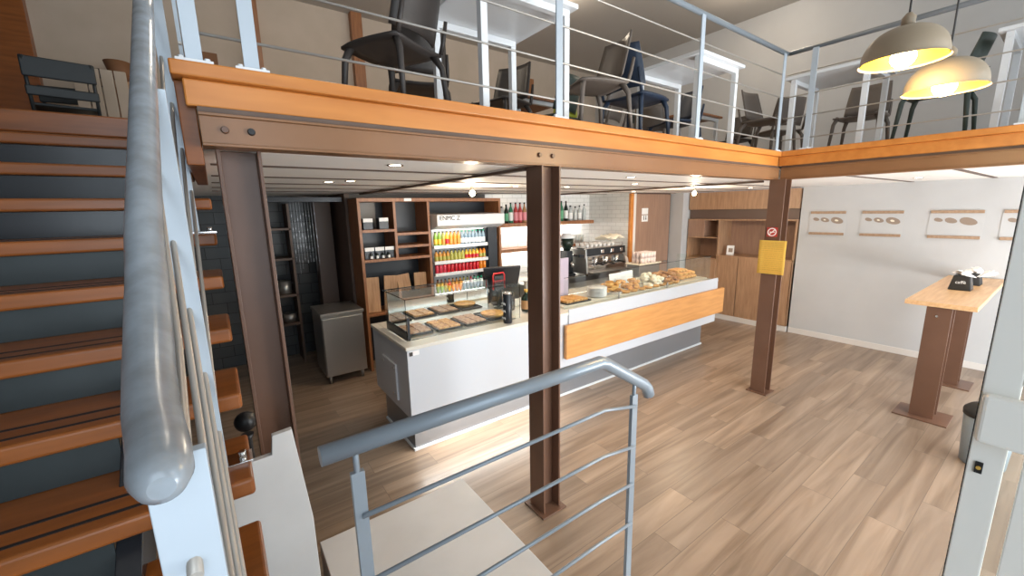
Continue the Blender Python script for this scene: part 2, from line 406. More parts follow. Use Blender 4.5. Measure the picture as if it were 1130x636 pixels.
B().box(-.003, 0, -.050, .050, -.048, .048).build('sign_plate', 'red_sign', t)
M = face_negx((-.0035, 0, 0)); ring = B(); n = 28
vs = []; fs = []
for k in range(n):
    a = 2*PI*k/n
    for r, d in ((.033, 0), (.042, 0), (.042, .002), (.033, .002)): vs.append((r*math.cos(a), r*math.sin(a), d))
for k in range(n):
    for q in range(4): fs.append((k*4+q, ((k+1) % n)*4+q, ((k+1) % n)*4+(q+1) % 4, k*4+(q+1) % 4))
ring.add(vs, fs, False, M)
ring.box(-.034, .034, -.004, .004, 0, .0025, M @ Matrix.Rotation(PI/4, 4, 'Z'))
ring.build('ring', 'white_paper', t)
B().box(-.022, .014, -.005, .004, 0, .0015, M).box(.016, .024, -.005, .004, 0, .0015, M).build('cigarette', 'white_paper', t)

# ------------------------------------------------------------------ staircase
def ty(i): return 1.248+.244*i
def tz(i): return 1.284+.160*i+.052       # top of tread
st = thing('staircase', 'open staircase with orange wooden treads and dark grip strips rising to the mezzanine', 'staircase', (0, 0, 0))
for i in range(-4, 8):
    z = tz(i); y = ty(i)
    tr = B().box(-1.55, -.06 if i > 5 else 0, y, y+.29, z-.052, z).build('tread', 'orange_wood_dim', st, bev=.010, seg=3)
    g = B()
    for q in (.045, .115): g.box(-1.53, -.16, y+q, y+q+.012, z-.002, z+.0015)
    g.build('grip_strip', 'rubber', tr)
for x in (-1.50, -.30):
    poly = [(ty(-5)+.1, tz(-5)-.30), (ty(-5)+.1, tz(-5)-.10), (ty(8)-.02, tz(8)-.20), (ty(8)-.02, tz(8)-.40)]
    M = Matrix.Translation((x, 0, 0)) @ Matrix(((0, 0, 1, 0), (1, 0, 0, 0), (0, 1, 0, 0), (0, 0, 0, 1)))
    B().prism([(a, c+.06) for a, c in poly], .05, M).build('stringer', 'black_panel', st, bev=.003)
for i in range(-4, 7):
    y = ty(i)+.275
    B().box(-1.46, -.30, y, y+.008, tz(i)+.002, tz(i+1)-.054).build('riser_and_gap_shade', 'teal_dark' if i < 4 else 'black_panel', st)  # upper black sheets are added for the darkness of the open risers
# stair handrail
rl = thing('stair_railing', 'worn grey tubular stair handrail with flat posts, very close on the left', 'railing', (-.08, .5, 0))
def hz(y): return 1.955+(y-.80)*.735
def hx(y): return -.090
def sh(p): return (p[0]+.08, p[1]-.5, p[2])
pts = [(-.095, y, hz(y)) for y in (3.0, 2.2, 1.6, 1.2, 1.0, .90)]+[(-.092, .80, 1.955), (-.088, .70, 1.905), (-.082, .60, 1.872), (-.075, .52, 1.856), (-.065, .45, 1.848), (-.061, .410, 1.845), (-.0595, .395, 1.844), (-.059, .388, 1.844)]
rs = [.0250]*8+[.0240, .0232, .0226, .0220, .017, .009]
B().tube([sh(p) for p in pts], rs, 28).build('handrail', 'old_grey_paint', rl)
for k, y, x in ((-4, .452, -.056), (0, 1.37, -.080), (4, 2.35, -.082)):
    zb = tz(k); top = (1.84 if k < 0 else hz(y)-.015)
    p = B().box(x-.023, x+.023, y-.006, y+.006, zb+.008, top).build('post', 'pale_steel', rl, loc=(.08, -.5, 0), bev=.001)
    f = B().box(x-.025, x+.085, y-.035, y+.035, zb, zb+.008)
    f = f.build('foot_plate', 'chrome', rl, loc=(.08, -.5, 0), bev=.001)
    B().cyl((x+.060, y, zb+.008), (x+.060, y, zb+.026), .010, n=6).build('bolt', 'chrome', f)
def rx(y): return -.090+max(0, 1.37-y)*.050
for n_r, d in enumerate((.20, .385, .565, .75, .93)):
    zf = lambda y: (hz(y) if y > .9 else hz(.9)-(.9-y)*.22)-d
    pts = [(rx(y)-.012+.009*n_r, y, zf(y)) for y in (3.0, 2.2, 1.6, 1.37, 1.2, 1.0, .9, .8, .7, .6, .5, .43)]
    B().tube([sh(p) for p in pts], .0065, 10).build('rod', 'rod_steel', rl)

# white panel between stairs and left column
poly = [(-.10, 0), (.19, 0), (.19, .74), (.152, 1.176), (.079, 1.170), (.070, 1.089), (-.10, 1.081)]
o = B().prism(poly, .03, Matrix.Translation((0, 1.83, 0)) @ Matrix(((1, 0, 0, 0), (0, 0, -1, 0), (0, 1, 0, 0), (0, 0, 0, 1)))).build('partition_panel', 'landing_white', bev=.003)
tag(o, 'white stepped panel standing between the lowest treads and the left column', 'panel')
t = thing('ball_top_stand', 'small black ball topped stand behind the treads beside the left column', 'stand', (.0, 2.40, 0))
B().lathe([(.09, 0), (.09, .02), (.02, .05), (.018, .90), (.03, .93)], 16).build('stem', 'black', t)
B().sphere((0, 0, 1.00), .052).build('ball', 'black', t)

# ------------------------------------------------------------------ landing, steps, entrance railing, door
struct('floor_landing', B().box(-1.8, 1.10, -1.9, 1.02, 0, .42).box(1.1, 2.2, -1.9, -.45, 0, .42), 'landing_white', bev=.004)
b = B().box(1.10, 1.40, -.45, 1.02, 0, .28).build('entrance_step', 'landing_white', bev=.004); tag(b, 'white upper entrance step beside the landing, below the near railing post', 'step')
b = B().box(1.40, 1.70, -.45, 1.02, 0, .14).build('entrance_step', 'landing_white', bev=.004); tag(b, 'white lower entrance step resting on the plank floor near the railing', 'step')
o = B().box(.24, 1.105, 1.10, 2.145, 0, .33).build('platform_block', 'landing_white', bev=.004)
tag(o, 'low white platform block on the floor under the near railing', 'platform')
er = thing('entrance_railing', 'grey tubular entrance railing with three thin rods bending down at its end', 'railing', (0, 1.0, 0))
hp = [(.135, 0, 1.474), (1.12, 0, 1.474), (1.15, 0, 1.464), (1.40, 0, 1.308), (1.425, 0, 1.282), (1.437, 0, 1.250)]
B().tube(hp, .0248, 24).build('handrail', 'grey_paint', er)
for x, zb, zt in ((.216, .42, 1.40), (1.335, .28, 1.28)):
    p = B(); p.box(x-.017, x+.017, -.008, .008, zb+.001, zt); p.cyl((x, 0, zt-.01), (x, 0, zt+.06), .008, n=10)
    p.build('post', 'grey_paint', er, bev=.001)
for z0, z1 in ((1.275, 1.232), (1.075, 1.046), (.88, .868), (.68, .672)):
    B().tube([(.216, -.012, z0), (1.10, -.012, z0), (1.14, -.012, z0), (1.17, -.012, z0-(z0-z1)*.15), (1.335, -.012, z1)], .0068, 10).build('rod', 'grey_paint', er)

dr = thing('entrance_door', 'open white entrance door with a narrow glass pane at the right edge of the picture', 'door', (1.5, .0, .28))
def dbox(y0, y1, z0, z1, x0=0, x1=.045): return B().box(x0, x1, y0, y1, z0-.28, z1-.28)
D = dbox(.028, .088, .30, 2.62); D.box(0, .045, -.80, .002, .02, .25); D.box(0, .045, -.80, .002, 2.2, 2.34); D.box(0, .045, .002, .028, 1.335, 2.34); D.box(0, .045, .002, .028, 0.02, .3)
D.box(0, .045, -.80, .002, .25, 2.2)
D.build('door_leaf', 'door_cream', dr, bev=.003)
dbox(.002, .028, .58, 1.335+.28-.0, .02, .026).build('glass_pane', 'clear_glass', dr)
dbox(.0882, .0895, .30, 2.62, .001, .041).build('gasket', 'rubber', dr)
hd = dbox(-.05, .083, 1.46, 1.585, -.035, -.0).build('handle_plate', 'door_cream', dr, bev=.010, seg=3)
lk = dbox(.060, .074, 1.367, 1.398, -.004, 0).build('lock_cylinder', 'black', dr, bev=.001)
B().cyl((-.004, .067, 1.103), (-.008, .067, 1.103), .0045, n=12).build('keyhole', 'ochre_ink', lk)

# pedal bin
t = thing('waste_bin', 'grey waste bin with a dark lid on the floor behind the door', 'bin', (4.68, .20, 0))
B().lathe([(.115, 0), (.125, .01), (.145, .40)], 24).build('bin_body', 'grey_bin', t)
B().lathe([(.150, .40), (.152, .43), (.148, .445), (.12, .475), (.06, .495), (.001, .50)], 24).build('lid', 'matte_black', t)

# ------------------------------------------------------------------ service counter
ct = thing('service_counter', 'long white service counter with an orange wood band and recessed steel plinth', 'counter', (1.11, 3.02, 0))
# local origin at front left corner
L_ = 4.80
b = B(); b.box(.012, L_, .012, .90, .35, .955)
b.build('counter_body', 'counter_white', ct, bev=.004)
b = B(); b.box(0, 1.62, 0, .16, .955, .985).box(0, .06, .16, .92, .955, .985).box(.06, 1.62, .62, .92, .955, .985).box(1.62, L_, 0, .92, .955, .985).box(.06, 1.62, .16, .62, .956, .968)
b.build('counter_top', 'counter_top', ct, bev=.004)
B().box(1.78, L_-.02, -.006, .012, .86, 1.015).build('front_rail', 'counter_white', ct, bev=.003)
B().box(1.71, L_+.11, -.045, -.006, .49, .86).build('wood_band', 'band_wood', ct, bev=.006)
B().box(.07, L_-.17, .12, .84, 0.0, .35).build('plinth', 'plinth_steel', ct)
B().box(.055, L_-.155, .105, .12, 0.001, .022).box(.055, .07, .12, .84, .001, .022).build('plinth_trim', 'white_metal', ct)
d = B().box(-.004, .012, .28, .62, .43, .76).build('side_hatch', 'counter_white', ct, bev=.002)
B().cyl((-.004, .32, .72), (-.014, .32, .72), .010, n=10).cyl((-.004, .58, .72), (-.014, .58, .72), .010, n=10).cyl((-.004, .34, .48), (-.016, .34, .48), .013, n=10).build('hatch_knob', 'stainless', d)
s = B().box(.03, .115, .009, .0115, .905, .945).build('price_sticker', 'white_paper', ct)
B().box(.03, .058, .0075, .0092, .905, .938).build('sticker_mark', 'ink', s)

o = B().box(1.24, 3.4, 3.06, 3.075, .342, .3495).build('light_strip', 'led_glow'); tag(o, 'thin glowing strip under the front overhang of the white counter', 'light strip')
area('counter_strip_light', (1.95, 3.07, .335), (-.35, 0, 0), 1.5, .03, 10, (1, .97, .90))
# glass display case at the left end
gc = thing('glass_display_case', 'low glass display case with pizza trays on the left end of the counter', 'display case', (1.19, 3.18, .985))
GW = 1.18
B().box(0, GW, 0, .006, 0, .345).build('front_pane', 'clear_glass', gc)
B().box(0, .006, .007, .52, 0, .345).build('side_pane', 'clear_glass', gc)
B().box(GW-.006, GW, .007, .52, 0, .345).build('side_pane', 'clear_glass', gc)
B().box(0, GW, 0, .56, .346, .353).build('top_pane', 'clear_glass', gc)
B().box(0, GW, -.002, .003, .3535, .358).box(-.002, .003, 0, .56, .3535, .358).box(0, GW, .555, .562, .35, .358).box(-.003, .001, -.003, .001, 0, .352).box(GW-.002, GW+.002, -.003, .001, 0, .352).build('glass_edge', 'green_glass_edge', gc)
B().box(.03, GW-.03, .53, .54, .0, .33).build('back_mirror', 'mirror', gc)
B().box(.004, .026, -.004, -.0005, 0, .20).box(-.004, 0, .0, .50, 0, .085).build('black_corner_trim', 'black_panel', gc)
B().box(.045, GW-.03, .03, .50, -.016, -.004).build('case_floor', 'stainless', gc)
# trays with food in it
def tray(x, y, w, d, rz, label, mt, rnd=False, z=.985-.002):
    t = thing('food_tray', label, 'tray', (x, y, z), rz)
    b = B(); b.box(-w, w, -d, d, 0, .006)
    for a in ((-w, -w+.008, -d, d), (w-.008, w, -d, d), (-w, w, -d, -d+.008), (-w, w, d-.008, d)): b.box(*a, .006, .016)
    b.build('tray_base', 'matte_black', t, bev=.002)
    return t
trs = [(1.36, 3.46, 'dark tray nearest the left corner of the glass case', .01, 'quiche'), (1.645, 3.43, 'dark tray with reddish slices in the glass case', -.02, 'pizza'),
       (1.925, 3.43, 'dark tray with pale slices in the glass case', .03, 'quiche'), (2.20, 3.44, 'dark tray under the round pie at the right end of the glass case', 0, 'bread')]
for i, (x, y, lab, rz, mt) in enumerate(trs):
    tray(x, y, .125, .16, rz, lab, mt)
    if i < 3:
        for a in range(2):
            for c in range(3):
                b = B().box(-.052, .052, -.046, .046, 0, .022)
                o = b.build('pizza_slice', mt, loc=(x-.056+a*.112, y-.100+c*.100, .990), rot=(0, 0, random.uniform(-.12, .12)), bev=.006)
                tag(o, ('brown quiche square on the left tray of the glass case', 'red tomato pizza square on the second tray of the glass case', 'pale quiche square on the third tray of the glass case')[i], 'slice', 'slices on tray %s' % ('one', 'two', 'three')[i])
    else:
        b = B().lathe([(.001, .004), (.105, .0), (.125, .030), (.120, .036), (.108, .024), (.001, .028)], 28)
        o = b.build('round_pie', 'bread', loc=(x, y-.02, .991)); tag(o, 'round golden pie with a raised crust in the glass case', 'pie')

# long glass front over the pastries
sg = thing('sneeze_guard', 'long clear glass guard standing in front of the pastries on the counter', 'glass guard', (2.93, 3.13, 1.015))
z = 0
for x0, x1 in ((0.0, .88), (.885, 1.86), (1.865, 2.93)):
    B().box(x0, x1, 0, .008, -.028, .315).build('pane', 'clear_glass', sg)
B().box(0, 2.93, -.001, .009, .315, .3185).build('glass_edge', 'green_glass_edge', sg)
B().box(2.922, 2.93, .009, .55, 0, .315).build('pane', 'clear_glass', sg)
for x in (.882, 1.862): B().box(x-.012, x+.012, -.012, -.001, -.028, .05).build('clamp', 'stainless', sg, bev=.002)
# illuminated display deck
dk = B().box(2.95, 5.84, 3.16, 3.60, .986, 1.01).build('display_deck', 'counter_top', bev=.004); tag(dk, 'pale display deck carrying the pastries behind the glass guard', 'display deck')
o = B().box(3.0, 5.8, 3.62, 3.635, .988, 1.0).build('light_strip', 'led_glow'); tag(o, 'slim glowing light strip behind the pastries', 'light strip')

def croissant():
    b = B(); pts = []; rs = []
    for i in range(13):
        a = -1.25+2.5*i/12; pts.append((.062*math.sin(a), -.062*math.cos(a)+.04, .022)); k = 1-abs(i-6)/6.6
        rs.append(.007+.021*k*(1 if i % 2 else .86))
    return b.tube(pts, rs, 12)
def place(fn, mt, name, cat, group, pts, lab, z=1.011):
    base = None
    for (x, y, rz, dz) in pts:
        if base is None:
            o = fn().build(name, mt); base = o
        else:
            o = base.copy(); C.objects.link(o)
        o.location = (x, y, z+dz); o.rotation_euler = (0, 0, rz); tag(o, lab, cat, group)
random.seed(11)
R = random.uniform
def plate(x, y, r, lab, z=1.0105, mt='cup_white'):
    o = B().lathe([(.001, 0), (r*.6, 0), (r, .012), (r, .016), (r*.58, .006), (.001, .006)], 28).build('serving_plate', mt, loc=(x, y, z)); tag(o, lab, 'plate')
# pizza squares beside the column
tray(3.22, 3.34, .19, .15, 0, 'dark tray of pizza squares at the left end behind the glass guard', 'pizza', z=1.0105)
place(lambda: B().box(-.05, .05, -.04, .04, 0, .026), 'pizza', 'pizza_square', 'pizza', 'golden pizza squares', [(3.10+.115*i, 3.26+.085*j, R(-.1, .1), 0) for i in range(3) for j in range(3)], 'golden pizza square on the tray next to the middle column', 1.018)
# cream bowls / white plates stack
for k in range(8):
    o = B().lathe([(.001, 0), (.06, 0), (.12, .016), (.12, .020), (.058, .006), (.001, .006)], 28).build('stacked_plate', 'cup_white', loc=(3.62, 3.30, 1.011+k*.014))
    tag(o, 'white plate in the short stack behind the glass guard', 'plate', 'stack of white plates between pizza and croissants')
plate(3.95, 3.36, .15, 'white plate holding the left heap of croissants')
place(croissant, 'bread', 'croissant', 'croissant', 'croissants left', [(3.95+R(-.09, .09), 3.36+R(-.08, .08), R(0, 6), .008+.028*(k//5)) for k in range(18)], 'golden croissant heaped on the left pastry plate')
plate(4.30, 3.36, .16, 'white plate holding the orange coloured pastries')
place(lambda: B().sphere((0, 0, .024), .036, 1, 1, .7), 'pizza', 'sweet_bun', 'bun', 'orange buns', [(4.30+R(-.11, .11), 3.36+R(-.10, .10), R(0, 6), .008+.030*(k//7)) for k in range(22)], 'small orange glazed bun in the heap right of the croissants')
place(lambda: B().sphere((0, 0, .026), .038, 1, 1, .75), 'cream', 'cream_puff', 'cream puff', 'cream puffs', [(4.72+R(-.17, .17), 3.36+R(-.14, .14), R(0, 6), .004+.030*(k//10)) for k in range(36)], 'pale cream puff in the middle of the pastry display')
place(croissant, 'bread_dark', 'croissant', 'croissant', 'dark croissants', [(5.08+R(-.15, .15), 3.36+R(-.13, .13), R(0, 6), .0+.030*(k//6)) for k in range(24)], 'dark baked croissant right of the cream puffs')
place(lambda: B().tube([(-.10, 0, .03), (-.085, 0, .03), (-.03, 0, .03), (.03, 0, .03), (.085, 0, .03), (.10, 0, .03)], [.008, .022, .028, .028, .022, .008], 12), 'bread', 'filled_roll', 'roll', 'filled rolls', [(5.34+.062*(k % 7), 3.34+.03*(k//7), PI/2+R(-.25, .25), .045*(k//7)) for k in range(18)], 'long filled bread roll at the right end of the pastry display')
place(lambda: B().lathe([(.001, 0), (.05, 0), (.062, .022), (.055, .024), (.048, .016), (.001, .020)], 18), 'bread', 'fruit_tart', 'tart', 'small tarts', [(4.05+.15*k, 3.22, 0, 0) for k in range(8)], 'small golden tart in the front row behind the glass guard')
for x, y, w in ((4.28, 3.52, .17), (4.52, 3.56, .12)):
    o = B().box(-w, w, -.004, .004, 0, .19).build('menu_holder', 'label_white', loc=(x, y, 1.011), rot=(-.12, 0, 0), bev=.002)
    tag(o, '%s grey white card stood up behind the pastries' % ('wider' if w > .15 else 'narrower'), 'card')

# items on the counter between the cases
def bottle(h, r, m, neck=.35, lab=None, cap='black'):
    t = B().lathe([(r*.9, 0), (r, .01), (r, h*(1-neck)-.02), (r*.85, h*(1-neck)+.005), (r*.36, h*(1-neck*.55)), (r*.34, h-.02)], 16)
    return t
def bottle_thing(name, label, cat, loc, h, r, m, labm, cap='black', group=None, neck=.35):
    t = thing(name, label, cat, loc, 0, group)
    bottle(h, r, m, neck).build('bottle_body', m, t)
    if labm: B().lathe([(r*1.015, h*.12), (r*1.015, h*(1-neck)*.80)], 16, cap=False).build('bottle_label', labm, t)
    B().lathe([(r*.42, h-.025), (r*.42, h)], 12).build('cap', cap, t)
    return t
bottle_thing('sauce_bottle', 'dark round bottle with a brown label standing left of the middle column', 'bottle', (2.60, 3.37, .985), .235, .055, 'bottle_dark', 'bottle_amber', 'ochre_ink')
t = thing('tall_canister', 'tall black patterned canister at the right end of the glass case', 'canister', (2.175, 3.115, .985))
B().lathe([(.042, 0), (.044, .006), (.044, .285), (.040, .29)], 20).build('canister_body', 'black_panel', t)
B().lathe([(.0445, .286), (.045, .30), (.03, .306), (.001, .306)], 20).build('lid', 'chrome', t)
b = B()
for k in range(3):
    for q in range(7): b.box(-.0465, -.0445, -.028+.009*q, -.024+.009*q, .04+.07*k+.006*(q % 3), .06+.07*k+.004*(q % 2))
b.build('printed_marks', 'label_white', t)
t = thing('spice_jar', 'short black jar beside the tall canister on the counter', 'jar', (2.50, 3.52, .985))
B().lathe([(.045, 0), (.05, .01), (.05, .15), (.035, .17)], 18).build('jar_body', 'black_panel', t)
B().lathe([(.038, .17), (.038, .20), (.001, .20)], 18).build('lid', 'black', t)
t = thing('checkout_screen', 'dark tilted checkout touch screen behind the glass case', 'screen', (2.56, 3.82, .985), -.35)
B().box(-.09, .09, -.07, .07, 0, .02).box(-.025, .025, -.02, .02, .02, .30).build('stand', 'black', t, bev=.004)
B().box(-.21, .21, -.015, .015, .0, .29, Matrix.Translation((0, -.02, .20)) @ Matrix.Rotation(.5, 4, 'X')).build('display', 'black_panel', t, bev=.006)
t = thing('card_reader_stand', 'card reader with a bright red frame on the counter before the screen', 'card reader', (2.44, 3.66, .985), .1)
B().box(-.05, .05, -.035, .035, 0, .015).box(-.018, .018, -.01, .012, .015, .26).box(-.065, .065, -.02, .012, .20, .37).build('reader_body', 'black', t, bev=.006)
b = B().tube([(-.082, -.01, .22), (-.080, -.01, .37), (-.065, -.01, .395), (.065, -.01, .395), (.080, -.01, .37), (.082, -.01, .22)], .008, 8)
b.build('red_frame', 'red', t)
o = B().lathe([(.001, 0), (.08, 0), (.15, .014), (.15, .020), (.078, .007), (.001, .007)], 28)
t = thing('raised_plate', 'wide white plate raised on a stand left of the middle column', 'plate', (2.93, 3.80, .985))
o.build('plate_top', 'cup_white', t, loc=(0, 0, .24)); B().lathe([(.07, 0), (.03, .02), (.02, .22), (.06, .24)], 20).build('plate_stem', 'stainless', t)
t = thing('lilac_screen', 'upright lilac grey panel on the counter right of the middle column', 'panel', (3.25, 3.52, .985))
B().box(-.10, .10, -.012, .012, .01, .50).build('panel_board', 'lilac_panel', t, bev=.003); B().box(-.10, .10, -.04, .04, 0, .012).build('foot', 'stainless', t)

# ------------------------------------------------------------------ rear bar bench with espresso machine
bn = thing('back_worktop', 'stainless steel back worktop carrying the espresso machine', 'worktop', (3.60, 4.72, 0))
B().box(0, 2.33, 0, .90, 0, .93).build('bench_body', 'stainless', bn, bev=.003)
B().box(-.02, 2.33, -.03, .92, .93, .965).build('bench_top', 'stainless', bn, bev=.004)
md = thing('prep_bench', 'low steel prep bench between the counter and the back worktop', 'worktop', (3.9, 4.10, 0))
B().box(0, 2.0, 0, .28, 0, .92).build('bench_body', 'black_panel', md, bev=.003); B().box(-.01, 2.01, -.02, .30, .92, .95).build('bench_top', 'stainless', md, bev=.003)
# espresso machine
em = thing('espresso_machine', 'large black and chrome espresso machine with cups laid on top', 'coffee machine', (5.25, 4.62, .966), 0)
E0 = -.02
b = B(); b.box(-.46, .46, -.05, .42, .05, .17); b.box(-.44, .44, .10, .40, .17, .30); b.taper(-.49, .49, -.02, .44, .30, .46, .02, .03)
b.build('machine_body', 'chrome', em, bev=.012, seg=3)
B().taper(-.47, .47, -.045, -.018, .33, .45, .01, 0).build('front_panel', 'black_panel', em, bev=.006)
B().box(-.46, .46, -.16, -.05, .05, .075).build('drip_tray', 'stainless', em, bev=.004)
for x in (-.46, .46): B().taper(x-.03, x+.03, -.06, .44, .04, .44, .008, .04).build('side_panel', 'stainless', em, bev=.012)
for x in (-.26, 0, .26):
    gh = B().lathe([(.042, .20), (.046, .215), (.046, .30)], 18, Matrix.Translation((x, -.02, 0))).build('group_head', 'chrome', em)
    B().tube([(x, -.05, .212), (x, -.12, .205), (x, -.20, .195)], [.012, .012, .016], 10).cyl((x, -.02, .19), (x, -.02, .21), .036).build('portafilter', 'black', gh)
for x in (-.38, .38): B().tube([(x, -.05, .30), (x, -.11, .27), (x+.01, -.13, .12)], .006, 8).build('steam_wand', 'chrome', em)
for x in (-.12, .12, .35): B().box(x-.035, x+.035, -.055, -.046, .36, .42).build('button_panel', 'chrome', em, bev=.003)
for x in (-.4, .4): B().cyl((x, .02, 0), (x, .02, .05), .02).cyl((x, .36, 0), (x, .36, .05), .02).build('foot', 'black', em)
B().tube([(-.44, 0, .46), (-.44, 0, .51), (.44, 0, .51), (.44, 0, .46)], .006, 8).tube([(-.44, .40, .46), (-.44, .40, .51), (.44, .40, .51), (.44, .40, .46)], .006, 8).build('cup_rail', 'chrome', em)
k = 0
cupb = None
for i in range(7):
    for j in range(3):
        if cupb is None:
            cupb = B().lathe([(.020, 0), (.022, .002), (.036, .05), (.034, .05), (.020, .006), (.001, .006)], 14).build('espresso_cup', 'cup_white'); o = cupb
        else: o = cupb.copy(); C.objects.link(o)
        o.location = (4.92+.105*i, 4.72+.11*j, 1.427+.0); tag(o, 'small white cup on top of the espresso machine', 'cup', 'cups warming on the espresso machine')
o = B(); pts = []
vs = []; fs = []; nx, ny = 14, 6; random.seed(5)
for i in range(nx):
    for j in range(ny): vs.append((i*.033, j*.06, .03*math.sin(i*.9+j*.7)+.02*random.random()))
for i in range(nx-1):
    for j in range(ny-1): fs.append((i*ny+j, (i+1)*ny+j, (i+1)*ny+j+1, i*ny+j+1))
c = B().add(vs, fs, True).build('tea_towel', 'bag_cream', loc=(5.36, 4.66, 1.54), rot=(0, -.06, 0)); sd = c.modifiers.new('t', 'SOLIDIFY'); sd.thickness = .012
tag(c, 'cream cloth bundled over the cups on the espresso machine', 'cloth')
# grinder
gr = thing('coffee_grinder', 'dark coffee grinder with a round silver lid left of the espresso machine', 'coffee grinder', (4.62, 4.88, .966))
B().box(-.09, .09, -.12, .12, 0, .05).taper(-.075, .075, -.08, .10, .05, .42, .01, .01).build('grinder_body', 'black_panel', gr, bev=.01)
B().lathe([(.05, .42), (.105, .52), (.105, .62)], 24).build('bean_hopper', 'bottle_dark', gr)
B().lathe([(.125, .62), (.13, .645), (.08, .67), (.075, .695), (.001, .70)], 24).build('lid', 'white_metal', gr)
B().cyl((0, -.10, .24), (0, -.15, .17), .03).build('spout', 'chrome', gr)
gr = thing('coffee_grinder', 'smaller black coffee grinder with chrome handle at the left of the silver lidded one', 'coffee grinder', (4.32, 4.86, .966))
B().box(-.07, .07, -.10, .10, 0, .04).taper(-.06, .06, -.06, .08, .04, .24, .01, .01).build('grinder_body', 'matte_black', gr, bev=.008)
B().lathe([(.035, .24), (.07, .30), (.07, .34), (.001, .345)], 20).build('bean_hopper', 'bottle_dark', gr)
B().tube([(.06, -.04, .17), (.11, -.07, .22), (.12, -.07, .27)], .008, 8).build('chrome_handle', 'chrome', gr)
bs = None
for i in range(4):
    if not bs: bs = B().lathe([(.028, 0), (.03, .004), (.038, .09), (.036, .09), (.028, .008), (.001, .008)], 14).build('paper_cup', 'cup_pink'); o = bs
    else: o = bs.copy(); C.objects.link(o)
    o.location = (4.02+.085*(i % 3), 4.86, .966+.0); 
    if i == 3: o.location = (4.02, 4.86, .966+.093)
    tag(o, 'pinkish paper cup on the back worktop left of the grinders', 'cup', 'paper cups left of the grinders')
# round tray and glasses at the right of the machine
t = thing('round_tray', 'large round pale tray leaning upright right of the espresso machine', 'tray', (5.955, 4.66, .966))
b = B().lathe([(.001, 0), (.115, 0), (.125, .015), (.115, .02), (.001, .012)], 32, Matrix.Translation((-.10, .04, .128)) @ Matrix.Rotation(1.35, 4, 'X'))
b.build('tray_disc', 'cup_white', t)
gt = thing('serving_tray', 'cream tray carrying the upside down glasses', 'tray', (5.76, 4.10, .951)); 
B().box(-.30, .28, -.02, .26, 0, .012).box(-.30, .28, -.02, -.01, .012, .022).box(-.30, .28, .25, .26, .012, .022).build('tray_base', 'cream', gt, bev=.002)
st2 = thing('tray_riser', 'steel riser box under the tray of glasses', 'riser', (5.76, 4.10, .951))
gb = None
for k in range(2):
    for i in range(5):
        for j in range(3):
            if gb is None: gb = B().lathe([(.032, 0), (.036, .09), (.034, .09), (.030, .006), (.001, .006)], 14).build('drinking_glass', 'cup_pink'); o = gb
            else: o = gb.copy(); C.objects.link(o)
            o.location = (5.60+.078*i, 4.14+.078*j, 1.13+.013+.092*k)
            tag(o, 'small clear pinkish glass in the block of stacked glasses', 'glass', 'stacked glasses right of the espresso machine')
gt.location.z = 1.13; B().box(-.28, .26, 0, .24, 0, .178).build('riser_body', 'stainless', st2, bev=.003)

# ------------------------------------------------------------------ shelf wall
# open shelving (front at y=5.2) with its own back panel, fridge bay at right
su = thing('open_shelving', 'brown framed open shelving with dark backs left of the drinks fridge', 'shelving', (1.43, 5.20, 0))
def sb(x0, x1, z0, z1, y0=0, y1=.42): return B().box(x0, x1, y0, y1, z0, z1)
B().box(.04, 2.08, .41, .43, 0, 2.19).build('back_panel', 'navy_back', su)
for x0, x1, z0 in ((0, .035, 0), (.915, .95, 0), (2.08, 2.115, 0)): sb(x0, x1, z0, 2.19).build('upright', 'shelf_wood', su, bev=.002)
sb(0, 2.115, 2.19, 2.235).build('top_board', 'shelf_wood', su, bev=.002)
sb(.445, .48, 1.47, 2.19).build('upright', 'shelf_wood', su, bev=.002)
for x0, x1, z in ((.035, .445, 1.81), (.48, .915, 1.755), (.48, .915, 1.59), (.035, .915, 1.435), (.035, .915, .73)): sb(x0, x1, z, z+.035).build('shelf', 'shelf_wood', su, bev=.002)
B().box(.60, .70, -.004, 0, 2.195, 2.232).build('white_tag', 'white_paper', su)
# shelf price cards
for i, (x, z, wh) in enumerate(((.13, 1.95, 'upper'), (.33, 1.955, 'upper'), (.12, 1.585, 'lower'), (.25, 1.585, 'lower'), (.38, 1.585, 'lower'))):
    z0 = 1.846 if wh == 'upper' else 1.471
    t = thing('spice_box', '%s box with a white card front in the %s left shelf bay' % (('left', 'right', 'left', 'middle', 'right')[i], wh), 'box', (1.43+x, 5.24, z0))
    B().box(-.06, .06, .01, .14, 0, z-z0+.03).build('box_body', 'black_panel', t, bev=.003)
    B().box(-.058, .058, .002, .009, z-z0-.01, z-z0+.035).build('white_card', 'white_paper', t)
for i in range(4):
    x = 1.43+.13+.075*i
    bottle_thing('wine_bottle', 'dark squat bottle in front of the boxes in the lower left shelf bay', 'bottle', (x, 5.222, 1.471), .085, .017, 'bottle_dark', 'label_white', group='squat bottles')
for i, (dx, rz) in enumerate(((.13, .02), (.36, .05), (.60, -.06), (.80, .02))):
    o = B().box(-.090, .090, -.012, .012, 0, .46).build('serving_board', 'crate_wood', loc=(1.43+dx, 5.30, .766), rot=(-.10, rz*1.5, 0), bev=.004)
    tag(o, 'light wooden serving board leaning in the bottom shelf bay, %s' % ('leftmost', 'second from the left', 'third from the left', 'next to the drinks fridge')[i], 'board', 'serving boards in the shelving')
